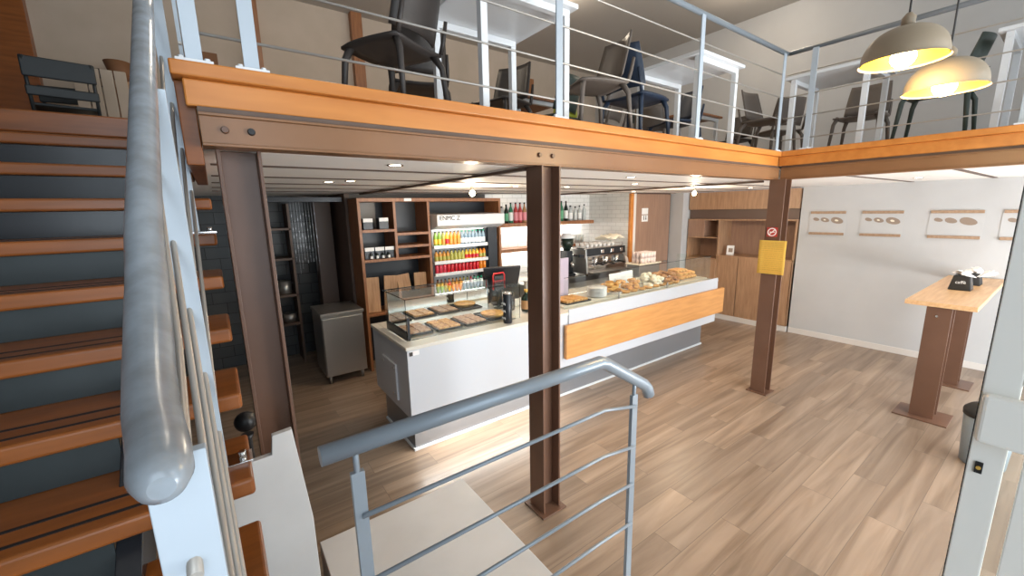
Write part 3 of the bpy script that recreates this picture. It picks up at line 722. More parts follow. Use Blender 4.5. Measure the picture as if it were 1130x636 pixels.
# fridge
fr = thing('drinks_fridge', 'open drinks fridge with a white canopy and lit shelves of bottles and cans', 'fridge', (2.42, 5.16, 0))
B().box(0, 1.06, .36, .44, 0, 2.0).build('fridge_back', 'white_plastic', fr)
B().box(-.02, 0, .10, .44, 0, 2.0).box(.88, .90, .10, .44, 0, 1.85).box(.90, 1.06, .06, .36, 0, 1.85).build('side_wall', 'navy_back', fr, bev=.002)
cn = B().add([(0, -.10, 1.86), (1.10, -.10, 1.86), (0, .10, 1.80), (1.10, .10, 1.80), (0, -.10, 2.01), (1.10, -.10, 2.01), (0, .36, 2.03), (1.10, .36, 2.03), (0, .36, 1.83), (1.10, .36, 1.83)],
             [(0, 1, 5, 4), (4, 5, 7, 6), (0, 2, 3, 1), (2, 8, 9, 3), (8, 6, 7, 9), (0, 4, 6, 8, 2), (1, 3, 9, 7, 5)]).build('canopy', 'white_plastic', fr, bev=.010, seg=3)
text_mesh('canopy_logo', 'ENMC Z', .085, 'ink', cn, face_negy((.19, -.103, 1.962)), .002)
B().box(.03, .86, .14, .16, 1.792, 1.80).build('light_tube', 'led_glow', fr)
B().box(0, .88, .02, .36, 0, .62).build('fridge_base', 'white_plastic', fr, bev=.006)
SZ = (1.575, 1.355, 1.185, .85); 
for z in SZ:
    B().box(.005, .875, .06, .35, z-.03, z-.004).box(.0, .88, .045, .06, z-.035, z+.012).build('shelf', 'white_plastic', fr, bev=.002)
def can(h, r): return B().lathe([(r*.8, 0), (r, .006), (r, h*.62), (r*.9, h*.72), (r*.45, h*.88), (r*.42, h)], 12)
CB = {}
rows = [
    (1.575, .20, [('can_green', 2), ('can_olive', 1), ('can_yellow', 1), ('can_orange', 3), ('water', 7)]),
    (1.355, .155, [('can_amber', 4), ('can_olive', 4), ('can_yellow', 4), ('can_orange', 2)]),
    (1.185, .125, [('can_pink', 3), ('can_red', 9), ('can_orange', 2)]),
    (.85, .25, [('can_brown', 3), ('can_amber', 4), ('can_olive', 2), ('can_red', 1), ('can_teal', 4)])]
rn = ('top', 'second', 'third', 'bottom')
cn2 = dict(can_green='green', can_olive='olive green', can_yellow='yellow', can_orange='orange', water='clear water', can_amber='amber', can_pink='pink', can_red='red', can_brown='brown', can_teal='teal green')
for ri, (z, h, seq) in enumerate(rows):
    n = 0
    for mname, cnt in seq:
        for _ in range(cnt):
            key = (ri, mname)
            nm = 'water_bottle' if mname == 'water' else ('soda_can' if ri == 2 else 'juice_bottle')
            if key not in CB:
                if ri == 2: bb = B().lathe([(.022, 0), (.026, .006), (.026, h-.012), (.021, h)], 12)
                else: bb = can(h, .0275)
                o = bb.build(nm, mname)
                if ri != 2:
                    l = B().lathe([(.028, h*.14), (.028, h*.48)], 12, cap=False).build('bottle_label', {'water': 'label_white', 'can_green': 'can_yellow', 'can_yellow': 'can_red', 'can_teal': 'label_green'}.get(mname, 'can_olive' if ri == 1 else 'can_amber'), o)
                    B().lathe([(.0135, h-.012), (.0135, h+.003)], 10).build('cap', 'black' if mname != 'water' else 'can_teal', o)
                CB[key] = o
            else: o = copy_tree(CB[key])
            o.location = (2.42+.048+n*.0605, 5.255, z+.0); n += 1
            kind = 'can' if ri == 2 else 'bottle'
            tag(o, '%s drink %s on the %s shelf of the drinks fridge' % (cn2[mname], kind, rn[ri]), kind, '%s %ss on the %s fridge shelf' % (cn2[mname], kind, rn[ri]))
# fridge inner light
area('fridge_tube_light', (2.86, 5.10, 1.79), (0.35, 0, 0), .8, .03, 1.5, (1, .98, .92))

# wall shelves in the bar
sh1 = B().box(3.60, 5.72, 5.32, 5.655, 1.785, 1.845).build('wall_shelf', 'shelf_wood', bev=.003); tag(sh1, 'upper wooden wall shelf with liquor bottles above the back worktop', 'shelf')
sh2 = B().box(3.60, 5.72, 5.36, 5.655, 1.375, 1.43).build('wall_shelf', 'shelf_wood', bev=.003); tag(sh2, 'lower wooden wall shelf with glasses and a red box above the worktop', 'shelf')
for z, wd2 in ((1.784, 'upper'), (1.374, 'lower')):
    o = B().box(3.65, 5.68, 5.60, 5.615, z-.012, z).build('light_strip', 'led_glow'); tag(o, 'glowing light strip under the %s bar wall shelf' % wd2, 'light strip')
    area('shelf_strip_light', (4.66, 5.58, z-.02), (.3, 0, 0), 2.0, .03, 8, (1, .96, .88))
spec = [(3.74, .27, .036, 'bottle_clear', 'label_white'), (3.83, .30, .036, 'bottle_dark', 'label_green'), (3.92, .33, .036, 'bottle_green', 'label_white'), (4.02, .33, .036, 'bottle_red', 'label_pink'),
        (4.11, .33, .036, 'bottle_red', 'label_pink'), (4.20, .33, .036, 'bottle_amber', 'label_pink'), (4.30, .31, .036, 'bottle_dark', 'label_white'), (4.62, .28, .036, 'bottle_amber', 'label_white'),
        (4.80, .33, .036, 'bottle_clear', 'label_white'), (4.92, .30, .036, 'bottle_clear', 'label_white'), (5.03, .35, .038, 'bottle_green', 'label_green'), (5.14, .35, .038, 'bottle_dark', 'label_white'),
        (5.25, .27, .042, 'bottle_clear', 'label_white'), (5.37, .25, .036, 'bottle_clear', None), (5.48, .27, .036, 'bottle_clear', 'label_white'), (5.60, .29, .036, 'bottle_clear', None)]
LQ = ['clear liquor bottle with white label next to the fridge canopy', 'dark liquor bottle with green label near the fridge canopy', 'green liquor bottle with white label left of the red ones',
      'red liquor bottle with pink label, left of the red pair', 'red liquor bottle with pink label, right of the red pair', 'amber liquor bottle with pink label left of the middle column', 'dark liquor bottle with white label just left of the middle column',
      'amber liquor bottle behind the middle column', 'clear liquor bottle with white label just right of the middle column', 'clear shorter bottle with white label left of the green one', 'tall green liquor bottle with green label right of the column',
      'tall dark liquor bottle beside the tall green one', 'squat clear bottle with white label right of the tall dark one', 'plain clear carafe in the right half of the upper bar shelf', 'clear bottle with white label between the two plain carafes', 'plain clear carafe at the right end of the upper bar shelf']
for i, (x, h, r, m_, lm_) in enumerate(spec):
    col = {'bottle_clear': 'clear glass', 'bottle_dark': 'nearly black', 'bottle_green': 'green', 'bottle_red': 'red', 'bottle_amber': 'amber'}[m_]
    side = 'left of' if x < 4.4 else ('hidden behind' if x < 4.7 else 'right of')
    bottle_thing('liquor_bottle', LQ[i], 'bottle', (x, 5.46, 1.845), h, r, m_, lm_, 'black', 'liquor bottles on the upper bar shelf')
t = thing('red_box', 'bright red box on the lower bar shelf right of the middle column', 'box', (4.90, 5.48, 1.43)); B().box(-.055, .055, -.05, .05, 0, .19).build('carton', 'red', t, bev=.004); B().box(-.035, .035, -.052, -.05, .05, .11).build('box_label', 'label_white', t)
for i in range(8):
    x = 5.03+.075*i
    if i == 0: g0 = B().lathe([(.026, 0), (.030, .13), (.028, .13), (.024, .008), (.001, .008)], 14).build('tumbler', 'bottle_amber'); o = g0
    else:
        o = g0.copy(); C.objects.link(o)
        if i == 4:
            g0 = B().lathe([(.028, 0), (.032, .15), (.030, .15), (.026, .008), (.001, .008)], 14).build('tumbler', 'bottle_clear'); bpy.data.objects.remove(o); o = g0
    o.location = (x, 5.46, 1.43)
    tag(o, ('amber filled tumbler' if i < 4 else 'clear tall tumbler')+' on the lower bar shelf beside the red box', 'glass', 'amber tumblers' if i < 4 else 'clear tumblers')

# WC door at the back
wd_ = thing('washroom_door', 'plain brown wooden door with toilet pictogram cards beside the white pillar', 'door', (6.05, 4.70, 0))
B().box(.05, 1.08, -.02, .018, .01, 2.29).build('door_panel', 'door_wood', wd_, bev=.002)
B().box(-.10, -.02, -.03, .018, 0, 2.30).build('left_jamb', 'orange_wood', wd_, bev=.003)
B().box(-.02, .05, -.026, .018, 0, 2.30).build('jamb_lining', 'baseboard_white', wd_)
B().box(1.08, 1.105, -.01, .018, 0, 2.30).build('dark_gap', 'black', wd_)  # black strip painted in for the shade of the door's edge gap
for i, (z0, z1) in enumerate(((1.99, 2.10), (1.86, 1.975))):
    c = B().box(.22, .40, -.0235, -.021, z0-.06, z1-.06).build('sign_card', 'white_paper', wd_)
    if i == 1:
        B().lathe([(.011, 0), (.011, .002)], 12, face_negy((.28, -.0235, 1.895))).box(.270, .290, -.0255, -.0235, 1.83, 1.882).build('man_pictogram', 'ink', c)
        B().lathe([(.011, 0), (.011, .002)], 12, face_negy((.34, -.0235, 1.895))).prism([(.322, 1.835), (.358, 1.835), (.344, 1.883), (.336, 1.883)], .002, Matrix.Translation((0, -.0235, 0)) @ Matrix(((1, 0, 0, 0), (0, 0, -1, 0), (0, 1, 0, 0), (0, 0, 0, 1)))).build('woman_pictogram', 'ink', c)
B().tube([(.98, -.02, 1.02), (.98, -.06, 1.02), (.88, -.06, 1.02)], .009, 8).build('door_handle', 'stainless', wd_)

# oak cabinet wall (front at x = 7.38, y 2.58..4.44)
cb = thing('oak_cabinet', 'built-in oak cabinet wall with tall doors, open niches and a shaded recess coloured dark', 'cabinet', (7.36, 2.60, 0))
CX = .0
B().box(.44, .46, 0, 1.84, .09, 2.30).build('back_panel', 'door_wood', cb)
B().box(0, .44, 0, 1.82, 1.99, 2.30).build('top_panel', 'oak_cabinet', cb, bev=.002)
B().box(.05, .44, 0, 1.82, 1.82, 1.99).build('shaded_recess', 'brown_wall', cb)  # shade of the recess is put into this darker brown
B().box(0, .44, 0, 1.82, 1.795, 1.82).build('shelf', 'oak_cabinet', cb, bev=.002)
for y0, y1 in ((0, .40), (.405, .84), (.845, 1.21)):
    d = B().box(0, .025, y0+.004, y1-.004, .09, 1.15).build('door', 'oak_cabinet', cb, bev=.003)
B().box(.025, .44, 0, 1.21, .09, 1.13).build('carcass', 'door_wood', cb)
B().box(0, .44, 0, 1.21, 1.15, 1.175).build('shelf', 'oak_cabinet', cb, bev=.002)
B().box(0, .44, 1.21, 1.235, .09, 1.795).build('divider', 'oak_cabinet', cb, bev=.002)
B().box(0, .44, 1.80, 1.82, .112, 1.47).build('side_panel', 'oak_cabinet', cb)
B().box(0, .44, 0, .02, .09, 1.795).build('divider', 'oak_cabinet', cb, bev=.002)
for z in (1.47, 1.08, .09): B().box(0, .44, 1.235, 1.82, z, z+.022).build('shelf', 'oak_cabinet', cb, bev=.002)
B().box(.0, .44, 1.50, 1.82, 1.492, 1.795).build('niche_block', 'door_wood', cb, bev=.002)
B().box(-.02, -.001, 1.235, 1.82, .11, 1.08).build('lower_door', 'oak_cabinet', cb, bev=.002)
struct('baseboard_back', B().box(7.35, 7.40, 2.60, 4.44, .001, .088), 'baseboard_white')
struct('wall_niche', B().box(7.83, 7.93, 2.5, 4.82, 0, ZC), 'brown_wall')
t = thing('greeting_card', 'small white photo card standing in the cabinet niche beside the column', 'card', (7.50, 3.66, 1.176), .2)
c = B().box(-.004, .004, -.06, .06, 0, .17, Matrix.Rotation(.10, 4, 'Y')).build('card_board', 'white_paper', t); B().box(-.0055, -.004, -.04, .03, .05, .12, Matrix.Rotation(.10, 4, 'Y')).build('card_photo', 'leaf_brown', c)

# pictures on the wall: two wooden slats with a pale sheet and three almond shapes
ptot = [(2.225, 'first from the cabinet'), (1.61, 'second from the cabinet'), (.915, 'third from the cabinet'), (.315, 'partly behind the door')]
for i, (yc, lab) in enumerate(ptot):
    t = thing('wall_hanging', 'pale hanging with three brown leaf shapes between slats, %s' % lab, 'wall hanging', (XW, yc, 1.60), 0, 'wall hangings above the bar table')
    w = .215 if i < 2 else .225
    B().box(-.006, -.002, -w-.01, w+.01, 0, .33).build('sheet', 'white_wall', t)
    for z in (-.005, .305): B().box(-.022, 0, -w, w, z, z+.036).build('slat', 'slat_wood', t, bev=.002)
    y = w-.03
    for k, s in enumerate((.066, .090, .125)):
        n = 14; poly = []
        for q in range(n):
            a = 2*PI*q/n; rx = s*.62*(1+.12*math.cos(a)); ry = s*.36
            px, py = rx*math.cos(a), ry*math.sin(a); c_, s_ = math.cos(-.28), math.sin(-.28)
            poly.append((px*c_-py*s_, px*s_+py*c_))
        B().prism(poly, .002, face_negx((-.0065, y-s*.62, .225-k*.008))).build('leaf_shape', 'leaf_brown', t)
        y -= s*1.24+.012
        if k > 0 and i < 2:
            B().prism([(a*.30, b_*.30) for a, b_ in poly], .001, face_negx((-.0085, y+s*1.24+.012-s*.62, .225-k*.008))).build('leaf_highlight', 'bag_cream', t)

# bar table
bt = thing('bar_table', 'high narrow bar table with a light wood top against the picture wall', 'table', (5.26, .655, 0))
B().box(0, 2.13, -.235, .235, 1.098, 1.14).build('table_top', 'table_wood', bt, bev=.004)
for x in (.12, 1.36):
    l = B(); w = .085
    l.box(x-w, x+w, -w, -w+.012, .012, 1.098).box(x-w, x+w, w-.012, w, .012, 1.098).box(x-.005, x+.005, -w+.012, w-.012, .012, 1.098)
    l = B(); l.box(x-w, x-w+.012, -w, w, .012, 1.098).box(x+w-.012, x+w, -w, w, .012, 1.098).box(x-w+.012, x+w-.012, -.005, .005, .012, 1.098)
    l = l.build('leg', 'steel_brown', bt, bev=.002)
    B().box(x-.175, x+.175, -.19, .19, 0, .012).build('base_plate', 'steel_brown', l, bev=.002)
    B().cyl((x-w, .01, 1.01), (x-w-.008, .01, 1.01), .010, n=10).build('bolt', 'chrome', l)
# napkin holder on it
nh = thing('napkin_holder', 'black napkin dispenser with white napkins sticking out on the bar table', 'napkin dispenser', (6.20, .65, 1.141), 0)
B().add([(-.04, -.085, 0), (.14, -.085, 0), (-.04, .085, 0), (.14, .085, 0), (.0, -.060, .15), (.10, -.060, .15), (.0, .060, .15), (.10, .060, .15)],
        [(0, 2, 3, 1), (4, 5, 7, 6), (0, 1, 5, 4), (2, 6, 7, 3), (0, 4, 6, 2), (1, 3, 7, 5)]).build('holder_body', 'black', nh, bev=.008)
text_mesh('holder_logo', 'caffè', .042, 'label_white', nh, Matrix.Translation((-.022, 0, .082)) @ Matrix.Rotation(.26, 4, 'Y') @ face_negx((0, 0, 0)), .001)
random.seed(9)
for k in range(5):
    x, y = .02+.02*k, (-.06, .05, -.07, .06, -.05)[k]
    n_ = B().add([(0, 0, 0), (.10, .02, .01), (.11, .10, .035), (.01, .09, .02), (.05, .05, .05)], [(0, 1, 4), (1, 2, 4), (2, 3, 4), (3, 0, 4)])
    n_ = n_.build('napkin', 'white_paper', nh, loc=(x+.0, y-.04, .14), rot=(R(-.4, .4), R(-.3, .3), R(0, 6)))
    sd = n_.modifiers.new('t', 'SOLIDIFY'); sd.thickness = .004
t = thing('cup_tray', 'second napkin box behind the black dispenser at the wall end of the table', 'napkin dispenser', (6.62, .62, 1.141))
B().taper(0, .20, -.07, .07, 0, .13, .02, .02).build('box_body', 'matte_black', t, bev=.006)
for k in range(5):
    n_ = B().add([(0, 0, 0), (.12, .02, .01), (.12, .11, .035), (.01, .10, .02), (.06, .05, .06)], [(0, 1, 4), (1, 2, 4), (2, 3, 4), (3, 0, 4)])
    n_ = n_.build('napkin', 'white_paper', t, loc=(.02+.03*k, -.09+.03*k-.06, .115), rot=(R(-.4, .4), R(-.3, .3), R(-.5, .5)))
    sd = n_.modifiers.new('t', 'SOLIDIFY'); sd.thickness = .004

# ------------------------------------------------------------------ kitchen corner
fu = thing('undercounter_fridge', 'stainless steel undercounter fridge on short legs in the dark kitchen corner', 'fridge', (.87, 5.06, 0))
B().box(0, .48, .03, .58, .10, .86).build('fridge_body', 'stainless', fu, bev=.004)
B().box(.005, .475, 0, .028, .11, .83).build('fridge_door', 'stainless', fu, bev=.006)
B().box(-.01, .49, -.01, .60, .86, .895).build('fridge_top', 'stainless', fu, bev=.004)
for x in (.05, .43):
    for y in (.08, .52): B().cyl((x, y, 0), (x, y, .10), .018, .022).build('leg', 'stainless', fu)
o = B().box(1.12, 1.34, 6.20, 6.42, 0, ZC-.02).build('brown_pillar', 'brown_wall', bev=.003); tag(o, 'dull brown pillar in the dark kitchen left of the open shelving', 'pillar')
rk = thing('kitchen_rack', 'dark wall shelf rack with pots in the back of the kitchen', 'rack', (.30, 6.18, 0))
for z in (.55, .95, 1.45, 1.85): B().box(0, .52, 0, .38, z, z+.03).build('shelf', 'joist_brown', rk, bev=.002)
for x in (0, .49): B().box(x, x+.03, 0, .38, 0, 2.2).build('upright', 'joist_brown', rk, bev=.002)
for i, (x, z, r, h) in enumerate(((.42, .98, .09, .14), (.68, .98, .08, .18), (.45, 1.48, .10, .10), (.70, .58, .09, .12), (.44, .58, .10, .2))):
    t = thing('cooking_pot', 'steel pot on the dark kitchen rack, %s' % ('middle shelf left', 'middle shelf right', 'upper shelf', 'low shelf right', 'low shelf left')[i], 'pot', (x, 6.34, z), 0, 'pots on the kitchen rack')
    B().lathe([(r*.9, 0), (r, .01), (r, h), (r*.96, h), (r*.94, .01), (.001, .01)], 20).build('pot_body', 'stainless', t)
    B().tube([(r, 0, h*.8), (r+.03, 0, h*.8), (r+.03, 0, h*.7), (r, 0, h*.65)], .005, 6).build('pot_handle', 'black', t)
# hanging glittering strings
cu = thing('bead_curtain', 'dark hanging string curtain with glints in the kitchen doorway', 'curtain', (.95, 5.95, 0))
b = B(); random.seed(2)
for i in range(9):
    x = -.14+.034*i; z = 2.26
    b.box(x, x+.002, 0, .002, 1.25+R(0, .2), 2.27)
    for k in range(5): zz = 1.45+.14*k+R(-.05, .05); b.box(x-.002, x+.004, -.002, .004, zz, zz+R(.01, .05))
o = b.build('bead_strings', 'plinth_steel', cu); o['kind'] = 'stuff'
B().cyl((-.16, 0, 2.275), (.20, 0, 2.275), .008).build('curtain_rod', 'stainless', cu)
# extractor rail at ceiling
o = B().box(.20, 1.36, 5.60, 5.66, 2.20, 2.26).build('ceiling_rail', 'black_panel', bev=.004); tag(o, 'black rail under the ceiling in front of the dark kitchen', 'rail')

# ------------------------------------------------------------------ ceiling downlights
DL = [(.85, 2.27), (.80, 3.66), (.93, 3.50), (2.73, 3.70), (3.42, 3.62), (2.94, 2.32), (3.81, 2.95), (6.6, 3.0), (6.2, 1.1), (5.6, 4.35)]
dn = None
for i, (x, y) in enumerate(DL):
    if dn is None:
        dn = thing('downlight', '', 'ceiling light')
        B().lathe([(.030, 0), (.045, -.004), (.045, 0)], 20, cap=False).build('rim', 'chrome', dn)
        B().lathe([(.001, .0), (.030, .0), (.030, -.003), (.001, -.003)], 16).build('lens', 'downlight_glow', dn); t = dn
    else: t = copy_tree(dn)
    t.location = (x, y, ZC-.001)
    tag(t, 'small round recessed downlight in the white ceiling, %s' % ('nearest the left column', 'over the kitchen end, left one', 'over the kitchen end, right one', 'above the glass display case', 'just right of the middle column',
        'behind the middle of the beam', 'over the long counter front', 'in front of the oak cabinet', 'above the bar table side', 'over the espresso machine')[i], 'ceiling light', 'recessed downlights under the mezzanine')
    spot('downlight_lamp', (x, y, ZC-.02), 9 if i not in (0, 1, 2) else 3)
pn = None
for i, (x, y) in enumerate(((2.225, 3.78), (5.5, 3.24))):
    if pn is None:
        pn = thing('bulb_spot', '', 'ceiling light')
        B().cyl((0, 0, 0), (0, 0, -.05), .016).build('socket', 'stainless', pn); B().sphere((0, 0, -.075), .030).build('bulb', 'bulb_glow', pn); t = pn
    else: t = copy_tree(pn)
    t.location = (x, y, ZC-.001)
    tag(t, 'bare glowing bulb under the ceiling, %s' % ('in front of the drinks fridge' if i == 0 else 'over the right end of the counter'), 'ceiling light', 'bare bulbs under the mezzanine')
    l = bpy.data.lights.new('bulb_lamp', 'POINT'); l.energy = 26; l.color = (1, .80, .58); l.shadow_soft_size = .03
    o = bpy.data.objects.new('bulb_lamp', l); o.location = (x, y, ZC-.14); C.objects.link(o)

# ------------------------------------------------------------------ mezzanine railing
def rail(axis, fixed, a0, a1, posts, label):
    t = thing('mezzanine_railing', label, 'railing', (0, 0, ZF))
    def P(a, z, off=0): return (a, fixed+off, z) if axis == 'x' else (fixed+off, a, z)
    for z in (.11, .32, .52, .73):
        B().cyl(P(a0, z), P(a1, z), .0055, n=10).build('rod', 'rod_steel', t)
    B().cyl(P(a0, .93), P(a1, .93), .021, n=16).build('handrail', 'grey_paint', t)
    for a in posts:
        b = B()
        if axis == 'x': b.box(a-.025, a+.025, fixed-.018, fixed-.008, .010, .92)
        else: b.box(fixed-.018, fixed-.008, a-.025, a+.025, .010, .92)
        p = b.build('post', 'pale_steel', t, bev=.001)
        x, y, _ = P(a, 0)
        f = B().box(x-.055, x+.055, y-.04, y+.04, 0, .010).cyl((x-.038, y-.022, .01), (x-.038, y-.022, .020), .009, n=6).cyl((x+.038, y-.022, .01), (x+.038, y-.022, .020), .009, n=6).build('foot_plate', 'white_metal', p, bev=.001)
    return t
rail('x', 1.945, .0, 4.80, (.015, .19, 1.76, 3.26, 4.74), 'steel railing along the long front edge of the mezzanine')
rail('y', 4.820, 1.93, -1.85, (1.70, .35, -1.0), 'steel railing along the right mezzanine edge behind the pendant lamps')
# stair well side railing on mezzanine
t = thing('mezzanine_railing', 'short steel railing beside the stair opening on the mezzanine', 'railing', (-.02, 0, ZF))
for z in (.11, .32, .52, .73): B().cyl((0, 2.08, z), (0, 3.25, z), .0055, n=8).build('rod', 'rod_steel', t)
B().cyl((0, 2.08, .93), (0, 3.25, .93), .021).build('handrail', 'grey_paint', t)
for y in (2.12, 3.2): B().box(-.006, .006, y-.025, y+.025, 0, .92).build('post', 'pale_steel', t)

# ------------------------------------------------------------------ upstairs tables
def utable(x0, x1, y0, y1, label, h=.75, top='white_metal'):
    t = thing('cafe_table', label, 'table', (x0, y0, ZF-.004))
    w, d = x1-x0, y1-y0
    B().box(-.04, w+.04, -.04, d+.04, h, h+.028).build('table_top', top, t, bev=.003)
    for y in (0, d-.045):
        for x in (0, w-.045): B().box(x, x+.045, y, y+.045, 0, h-.0455).build('leg', 'white_metal', t, bev=.002)
        B().box(0, w, y, y+.045, h-.045, h-.001).build('cross_bar', 'white_metal', t, bev=.002)
    return t
utable(1.37, 2.06, 2.16, 2.80, 'white legged upstairs table over the middle column')
utable(3.55, 4.23, 2.12, 2.76, 'white legged upstairs table left of the mezzanine corner')
utable(5.10, 5.75, 1.35, 2.00, 'white legged upstairs table just right of the mezzanine corner')
utable(5.15, 5.80, -.10, .55, 'white legged upstairs table behind the pendant lamps')
utable(3.0, 3.65, 4.0, 4.65, 'upstairs table with a dark wood top toward the back wall', top='shelf_wood')
utable(5.6, 6.3, 3.4, 4.05, 'upstairs table with a dark top in the far right corner', top='shelf_wood')

def chair(x, y, rz, mt, label, arms=False):
    t = thing('moulded_chair', label, 'chair', (x, y, ZF-.004), rz)
    # seat shell: curved grid ; chair faces +y (local), back at -y
    nx, ny = 9, 8; vs = []; fs = []
    for j in range(ny):
        for i in range(nx):
            u = i/(nx-1)*2-1; v = j/(ny-1)
            wv = .21+.015*math.sin(v*PI); vs.append((u*wv, -.20+.42*v, .445-.020*(1-u*u)*(1-abs(v-.4))-.03*max(0, v-.8)*5*.4))
    for j in range(ny-1):
        for i in range(nx-1): a = j*nx+i; fs.append((a, a+1, a+nx+1, a+nx))
    s = B().add(vs, fs, True).build('seat', mt, t); sd = s.modifiers.new('t', 'SOLIDIFY'); sd.thickness = .016
    vs = []; fs = []; ny2 = 8
    for j in range(ny2):
        v = j/(ny2-1)
        for i in range(nx):
            u = i/(nx-1)*2-1; wv = .205-.02*v*v
            vs.append((u*wv, -.20-.09*v+.05*u*u, .49+.33*v))
    for j in range(ny2-1):
        for i in range(nx-1): a = j*nx+i; fs.append((a, a+1, a+nx+1, a+nx))
    k = B().add(vs, fs, True).build('backrest', mt, t); sd = k.modifiers.new('t', 'SOLIDIFY'); sd.thickness = .016
    for sx in (-1, 1):
        B().tube([(sx*.20, -.20, .44), (sx*.20, -.225, .52), (sx*.195, -.25, .62)], [.015, .014, .012], 8).build('back_support', mt, t)
        for sy in (-1, 1):
            B().tube([(sx*.17, sy*.17+.01, .435), (sx*.20, sy*.205, .36), (sx*.225, sy*.235, .0)], [.024, .020, .013], 8).build('leg', mt, t)
        if arms: B().tube([(sx*.215, -.22, .62), (sx*.24, -.05, .64), (sx*.24, .12, .62), (sx*.22, .16, .45)], .014, 8).build('armrest', mt, t)
    return t
CH = [(1.02, 2.60, .5, 'dark_brown_plastic', 'dark brown moulded chair nearest the left end of the mezzanine railing'),
      (1.45, 3.25, -.3, 'dark_brown_plastic', 'dark brown moulded chair behind the nearest one'),
      (2.28, 3.30, 1.9, 'dark_brown_plastic', 'dark brown moulded chair at the right of the middle table'),
      (2.62, 2.48, 1.3, 'taupe_plastic', 'taupe moulded chair right of the post over the middle column'),
      (3.25, 2.55, -1.5, 'blue_plastic', 'dark blue moulded chair in front of the white framed table'),
      (4.55, 3.0, 1.2, 'blue_plastic', 'dark blue chair at the right side of the white framed table'),
      (3.15, 3.55, .2, 'dark_green_plastic', 'dark green moulded chair further back behind the blue one'),
      (3.95, 3.6, .2, 'taupe_plastic', 'taupe moulded chair further back left of the corner'),
      (5.2, 3.75, -1.2, 'taupe_plastic', 'taupe chair beside the dark table in the far right corner'),
      (6.55, 3.3, 1.5, 'dark_brown_plastic', 'dark brown chair against the far right corner'),
      (5.45, 2.35, 3.1, 'taupe_plastic', 'taupe chair right behind the mezzanine corner'),
      (6.15, 1.65, 1.6, 'taupe_plastic', 'taupe chair at the wall side of the table right of the corner'),
      (5.45, .92, .0, 'dark_green_plastic', 'dark green chair between the two tables on the right mezzanine')]
CH += [(6.35, 2.6, -.6, 'taupe_plastic', 'taupe chair between the corner tables and the far wall'),
       (6.3, .15, 1.5, 'dark_brown_plastic', 'dark brown chair at the wall side of the table behind the lamps'),
       (5.1, 4.3, .6, 'dark_green_plastic', 'dark green chair far behind the mezzanine corner')]
for c_ in CH: chair(*c_)
o = B().taper(-.16, .16, -.05, .05, 0, .14, .02, .01).build('cushion', 'yellow_green', loc=(3.28, 3.5, ZF+.462), bev=.03, seg=4); tag(o, 'yellow green cushion on the dark green chair upstairs', 'cushion')

def slat_chair(x, y, rz, label):
    t = thing('folding_chair', label, 'chair', (x, y, ZF-.004), rz)
    for sx in (-1, 1):
        B().tube([(sx*.20, -.27, .80), (sx*.20, -.18, .42), (sx*.20, .20, 0)], .013, 8).build('side_frame', 'black_chair', t)
        B().tube([(sx*.18, .18, .44), (sx*.18, -.22, 0)], .012, 8).build('leg', 'black_chair', t)
    for z0, z1, y0 in ((.64, .80, -.262), (.50, .58, -.225)): B().box(-.22, .22, y0-.012, y0+.012, z0, z1).build('back_slat', 'black_chair', t, bev=.01)
    B().box(-.20, .20, -.18, .20, .43, .455).build('seat', 'black_chair', t, bev=.01)
    B().box(-.19, .19, .08, .10, .12, .15).build('cross_bar', 'black_chair', t, bev=.003)
    return t
slat_chair(-.95, 5.55, .15, 'dark folding chair with a wide top slat at the head of the stairs')
slat_chair(-1.04, 6.58, -.05, 'smaller looking dark folding chair behind the first at the head of the stairs')
# crates and frames at the back of the upper floor
t = thing('wooden_crate', 'pale wooden crate stack standing upstairs at the right of the folding chairs', 'crate', (-.74, 5.9, ZF-.004))
for k in range(4): B().box(-.19, -.10, -.02, .02, 0, .92, Matrix.Translation((.10*k, 0, 0))).build('slat', 'beige_wall', t, bev=.004)
B().box(-.20, .22, .021, .05, .08, .14).box(-.20, .22, .021, .05, .78, .84).build('cross_slat', 'crate_wood', t, bev=.002)
t = thing('picture_frame', 'small picture in a dark frame upstairs above the pale crate', 'picture', (-.93, 6.895, 3.55))
B().box(-.08, .08, -.02, 0, 0, .2).build('frame', 'black', t); B().box(-.065, .065, -.024, -.021, .015, .185).build('print', 'beige_wall', t)
t = thing('clay_pot', 'brown clay pot on a narrow stand beside the small picture upstairs', 'pot', (-.66, 6.6, ZF-.004))
B().box(-.05, .05, -.05, .05, 0, .95).build('stand', 'art_brown', t, bev=.003); B().lathe([(.06, .95), (.12, 1.19), (.11, 1.19), (.055, .97), (.001, .97)], 18).build('pot_body', 'art_brown', t)
t = thing('bark_picture', 'square brown bark textured picture upstairs at the left end of the railing', 'picture', (.13, 6.89, 3.70))
B().box(-.17, .17, -.02, 0, 0, .42).build('panel', 'art_brown', t, bev=.003); b = B(); random.seed(8)
for k in range(24): x, z = R(-.14, .10), R(.03, .36); b.box(x, x+R(.02, .05), -.024, -.0205, z, z+R(.01, .04))
b.build('bark_relief', 'band_wood', t)
for x, w, z1, mt, lab in ((.72, .09, 5.0, 'shelf_wood', 'dark wooden post against the upstairs back wall behind the left end of the railing'), (-1.55, .22, 5.0, 'orange_wood_dim', 'orange brown wooden post at the far left behind the folding chairs'),
                     (2.1, .08, 5.0, 'shelf_wood', 'dark wooden post against the upstairs back wall over the middle table'), (5.4, .1, 4.6, 'shelf_wood', 'dark wooden post against the upstairs back wall near the corner')):
    o = B().box(x-w, x+w, 6.78, 6.898, ZF-.004, z1).build('wooden_post', mt, bev=.004); tag(o, lab, 'post')
t = thing('sideboard', 'brown slatted sideboard against the upstairs back wall behind the chairs', 'sideboard', (3.6, 6.45, ZF-.004))
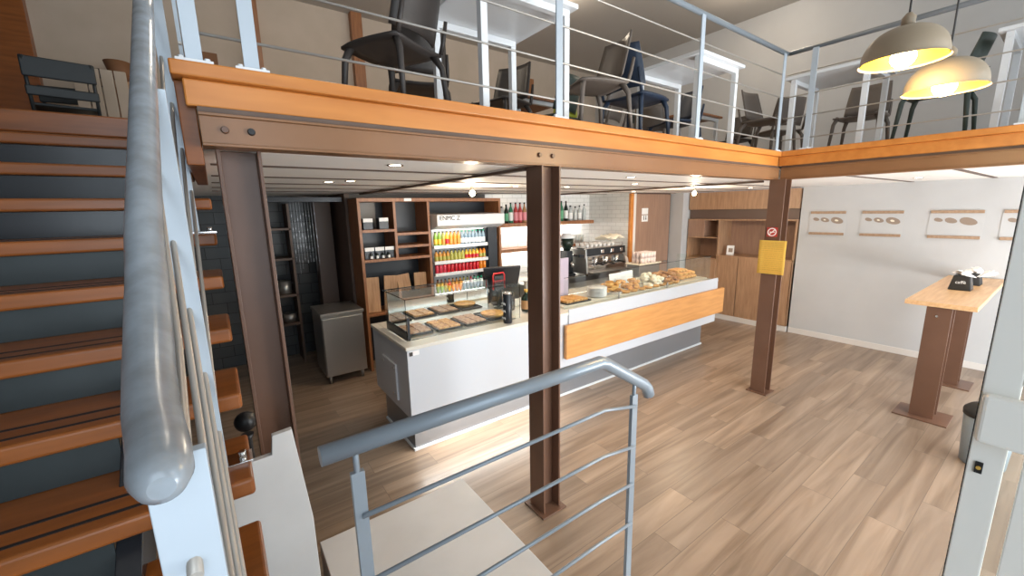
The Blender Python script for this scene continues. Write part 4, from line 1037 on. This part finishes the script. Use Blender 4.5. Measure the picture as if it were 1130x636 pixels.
B().box(0, 1.6, 0, .40, .1, 1.0).build('carcass', 'shelf_wood', t, bev=.004)
for k in range(4): B().box(.02+.395*k, .395+.395*k, -.02, -.001, .12, .98).build('door', 'oak_cabinet', t, bev=.003)
for x in (.05, 1.5): B().box(x, x+.05, .05, .1, 0, .1).build('leg', 'shelf_wood', t)

# ------------------------------------------------------------------ pendant lamps
def pendant(x, y, z, label):
    t = thing('pendant_lamp', label, 'lamp', (x, y, z))
    prof = []
    n = 12
    for i in range(n+1):
        a = (PI/2)*i/n; prof.append((.150*math.cos(a)**.8 if i < n else .02, .015+.13*math.sin(a)))
    prof = [(.156, 0), (.151, .008)]+prof
    B().lathe(prof, 36, cap=False).build('lamp_shade', 'lamp_outside', t)
    B().lathe([(max(r-.006, .012), zz-.002) for r, zz in prof[1:]], 36, cap=False).build('shade_lining', 'yellow_inside', t)
    B().lathe([(.025, .14), (.025, .18), (.010, .20)], 16).build('cap', 'lamp_outside', t)
    B().sphere((0, 0, .020), .045).cyl((0, 0, .05), (0, 0, .13), .015).build('bulb', 'bulb_glow', t)
    B().cyl((0, 0, .19), (0, 0, 4.99-z), .004, n=8).build('cord', 'matte_black', t)
    l = bpy.data.lights.new('pendant_light', 'POINT'); l.energy = 14; l.color = (1, .75, .42); l.shadow_soft_size = .06
    o = bpy.data.objects.new('pendant_light', l); o.location = (x, y, z-.05); C.objects.link(o)
pendant(2.99, .49, 2.585, 'grey brown dome pendant lamp with a glowing yellow inside, lower right one')
pendant(2.60, .575, 2.67, 'dome pendant lamp with a glowing yellow inside, cut by the top of the picture')
# added lamps above the view that brighten the upper floor
for x, y in ((1.2, 4.6), (4.2, 4.6), (6.2, 3.0)):
    t = thing('upstairs_fill_lamp', 'added unseen round fill lamp on the high ceiling, %s' % {1.2: 'left one', 4.2: 'middle one', 6.2: 'right one'}[x], 'ceiling light', (x, y, 4.999), 0, 'added upstairs fill lamps')
    B().lathe([(.001, -.05), (.14, -.05), (.16, -.02), (.16, 0)], 24).build('diffuser', 'downlight_glow', t)
    l = bpy.data.lights.new('upstairs_fill_light', 'POINT'); l.energy = 22; l.color = (1, .86, .70); l.shadow_soft_size = .15
    o = bpy.data.objects.new('upstairs_fill_light', l); o.location = (x, y, 4.8); C.objects.link(o)
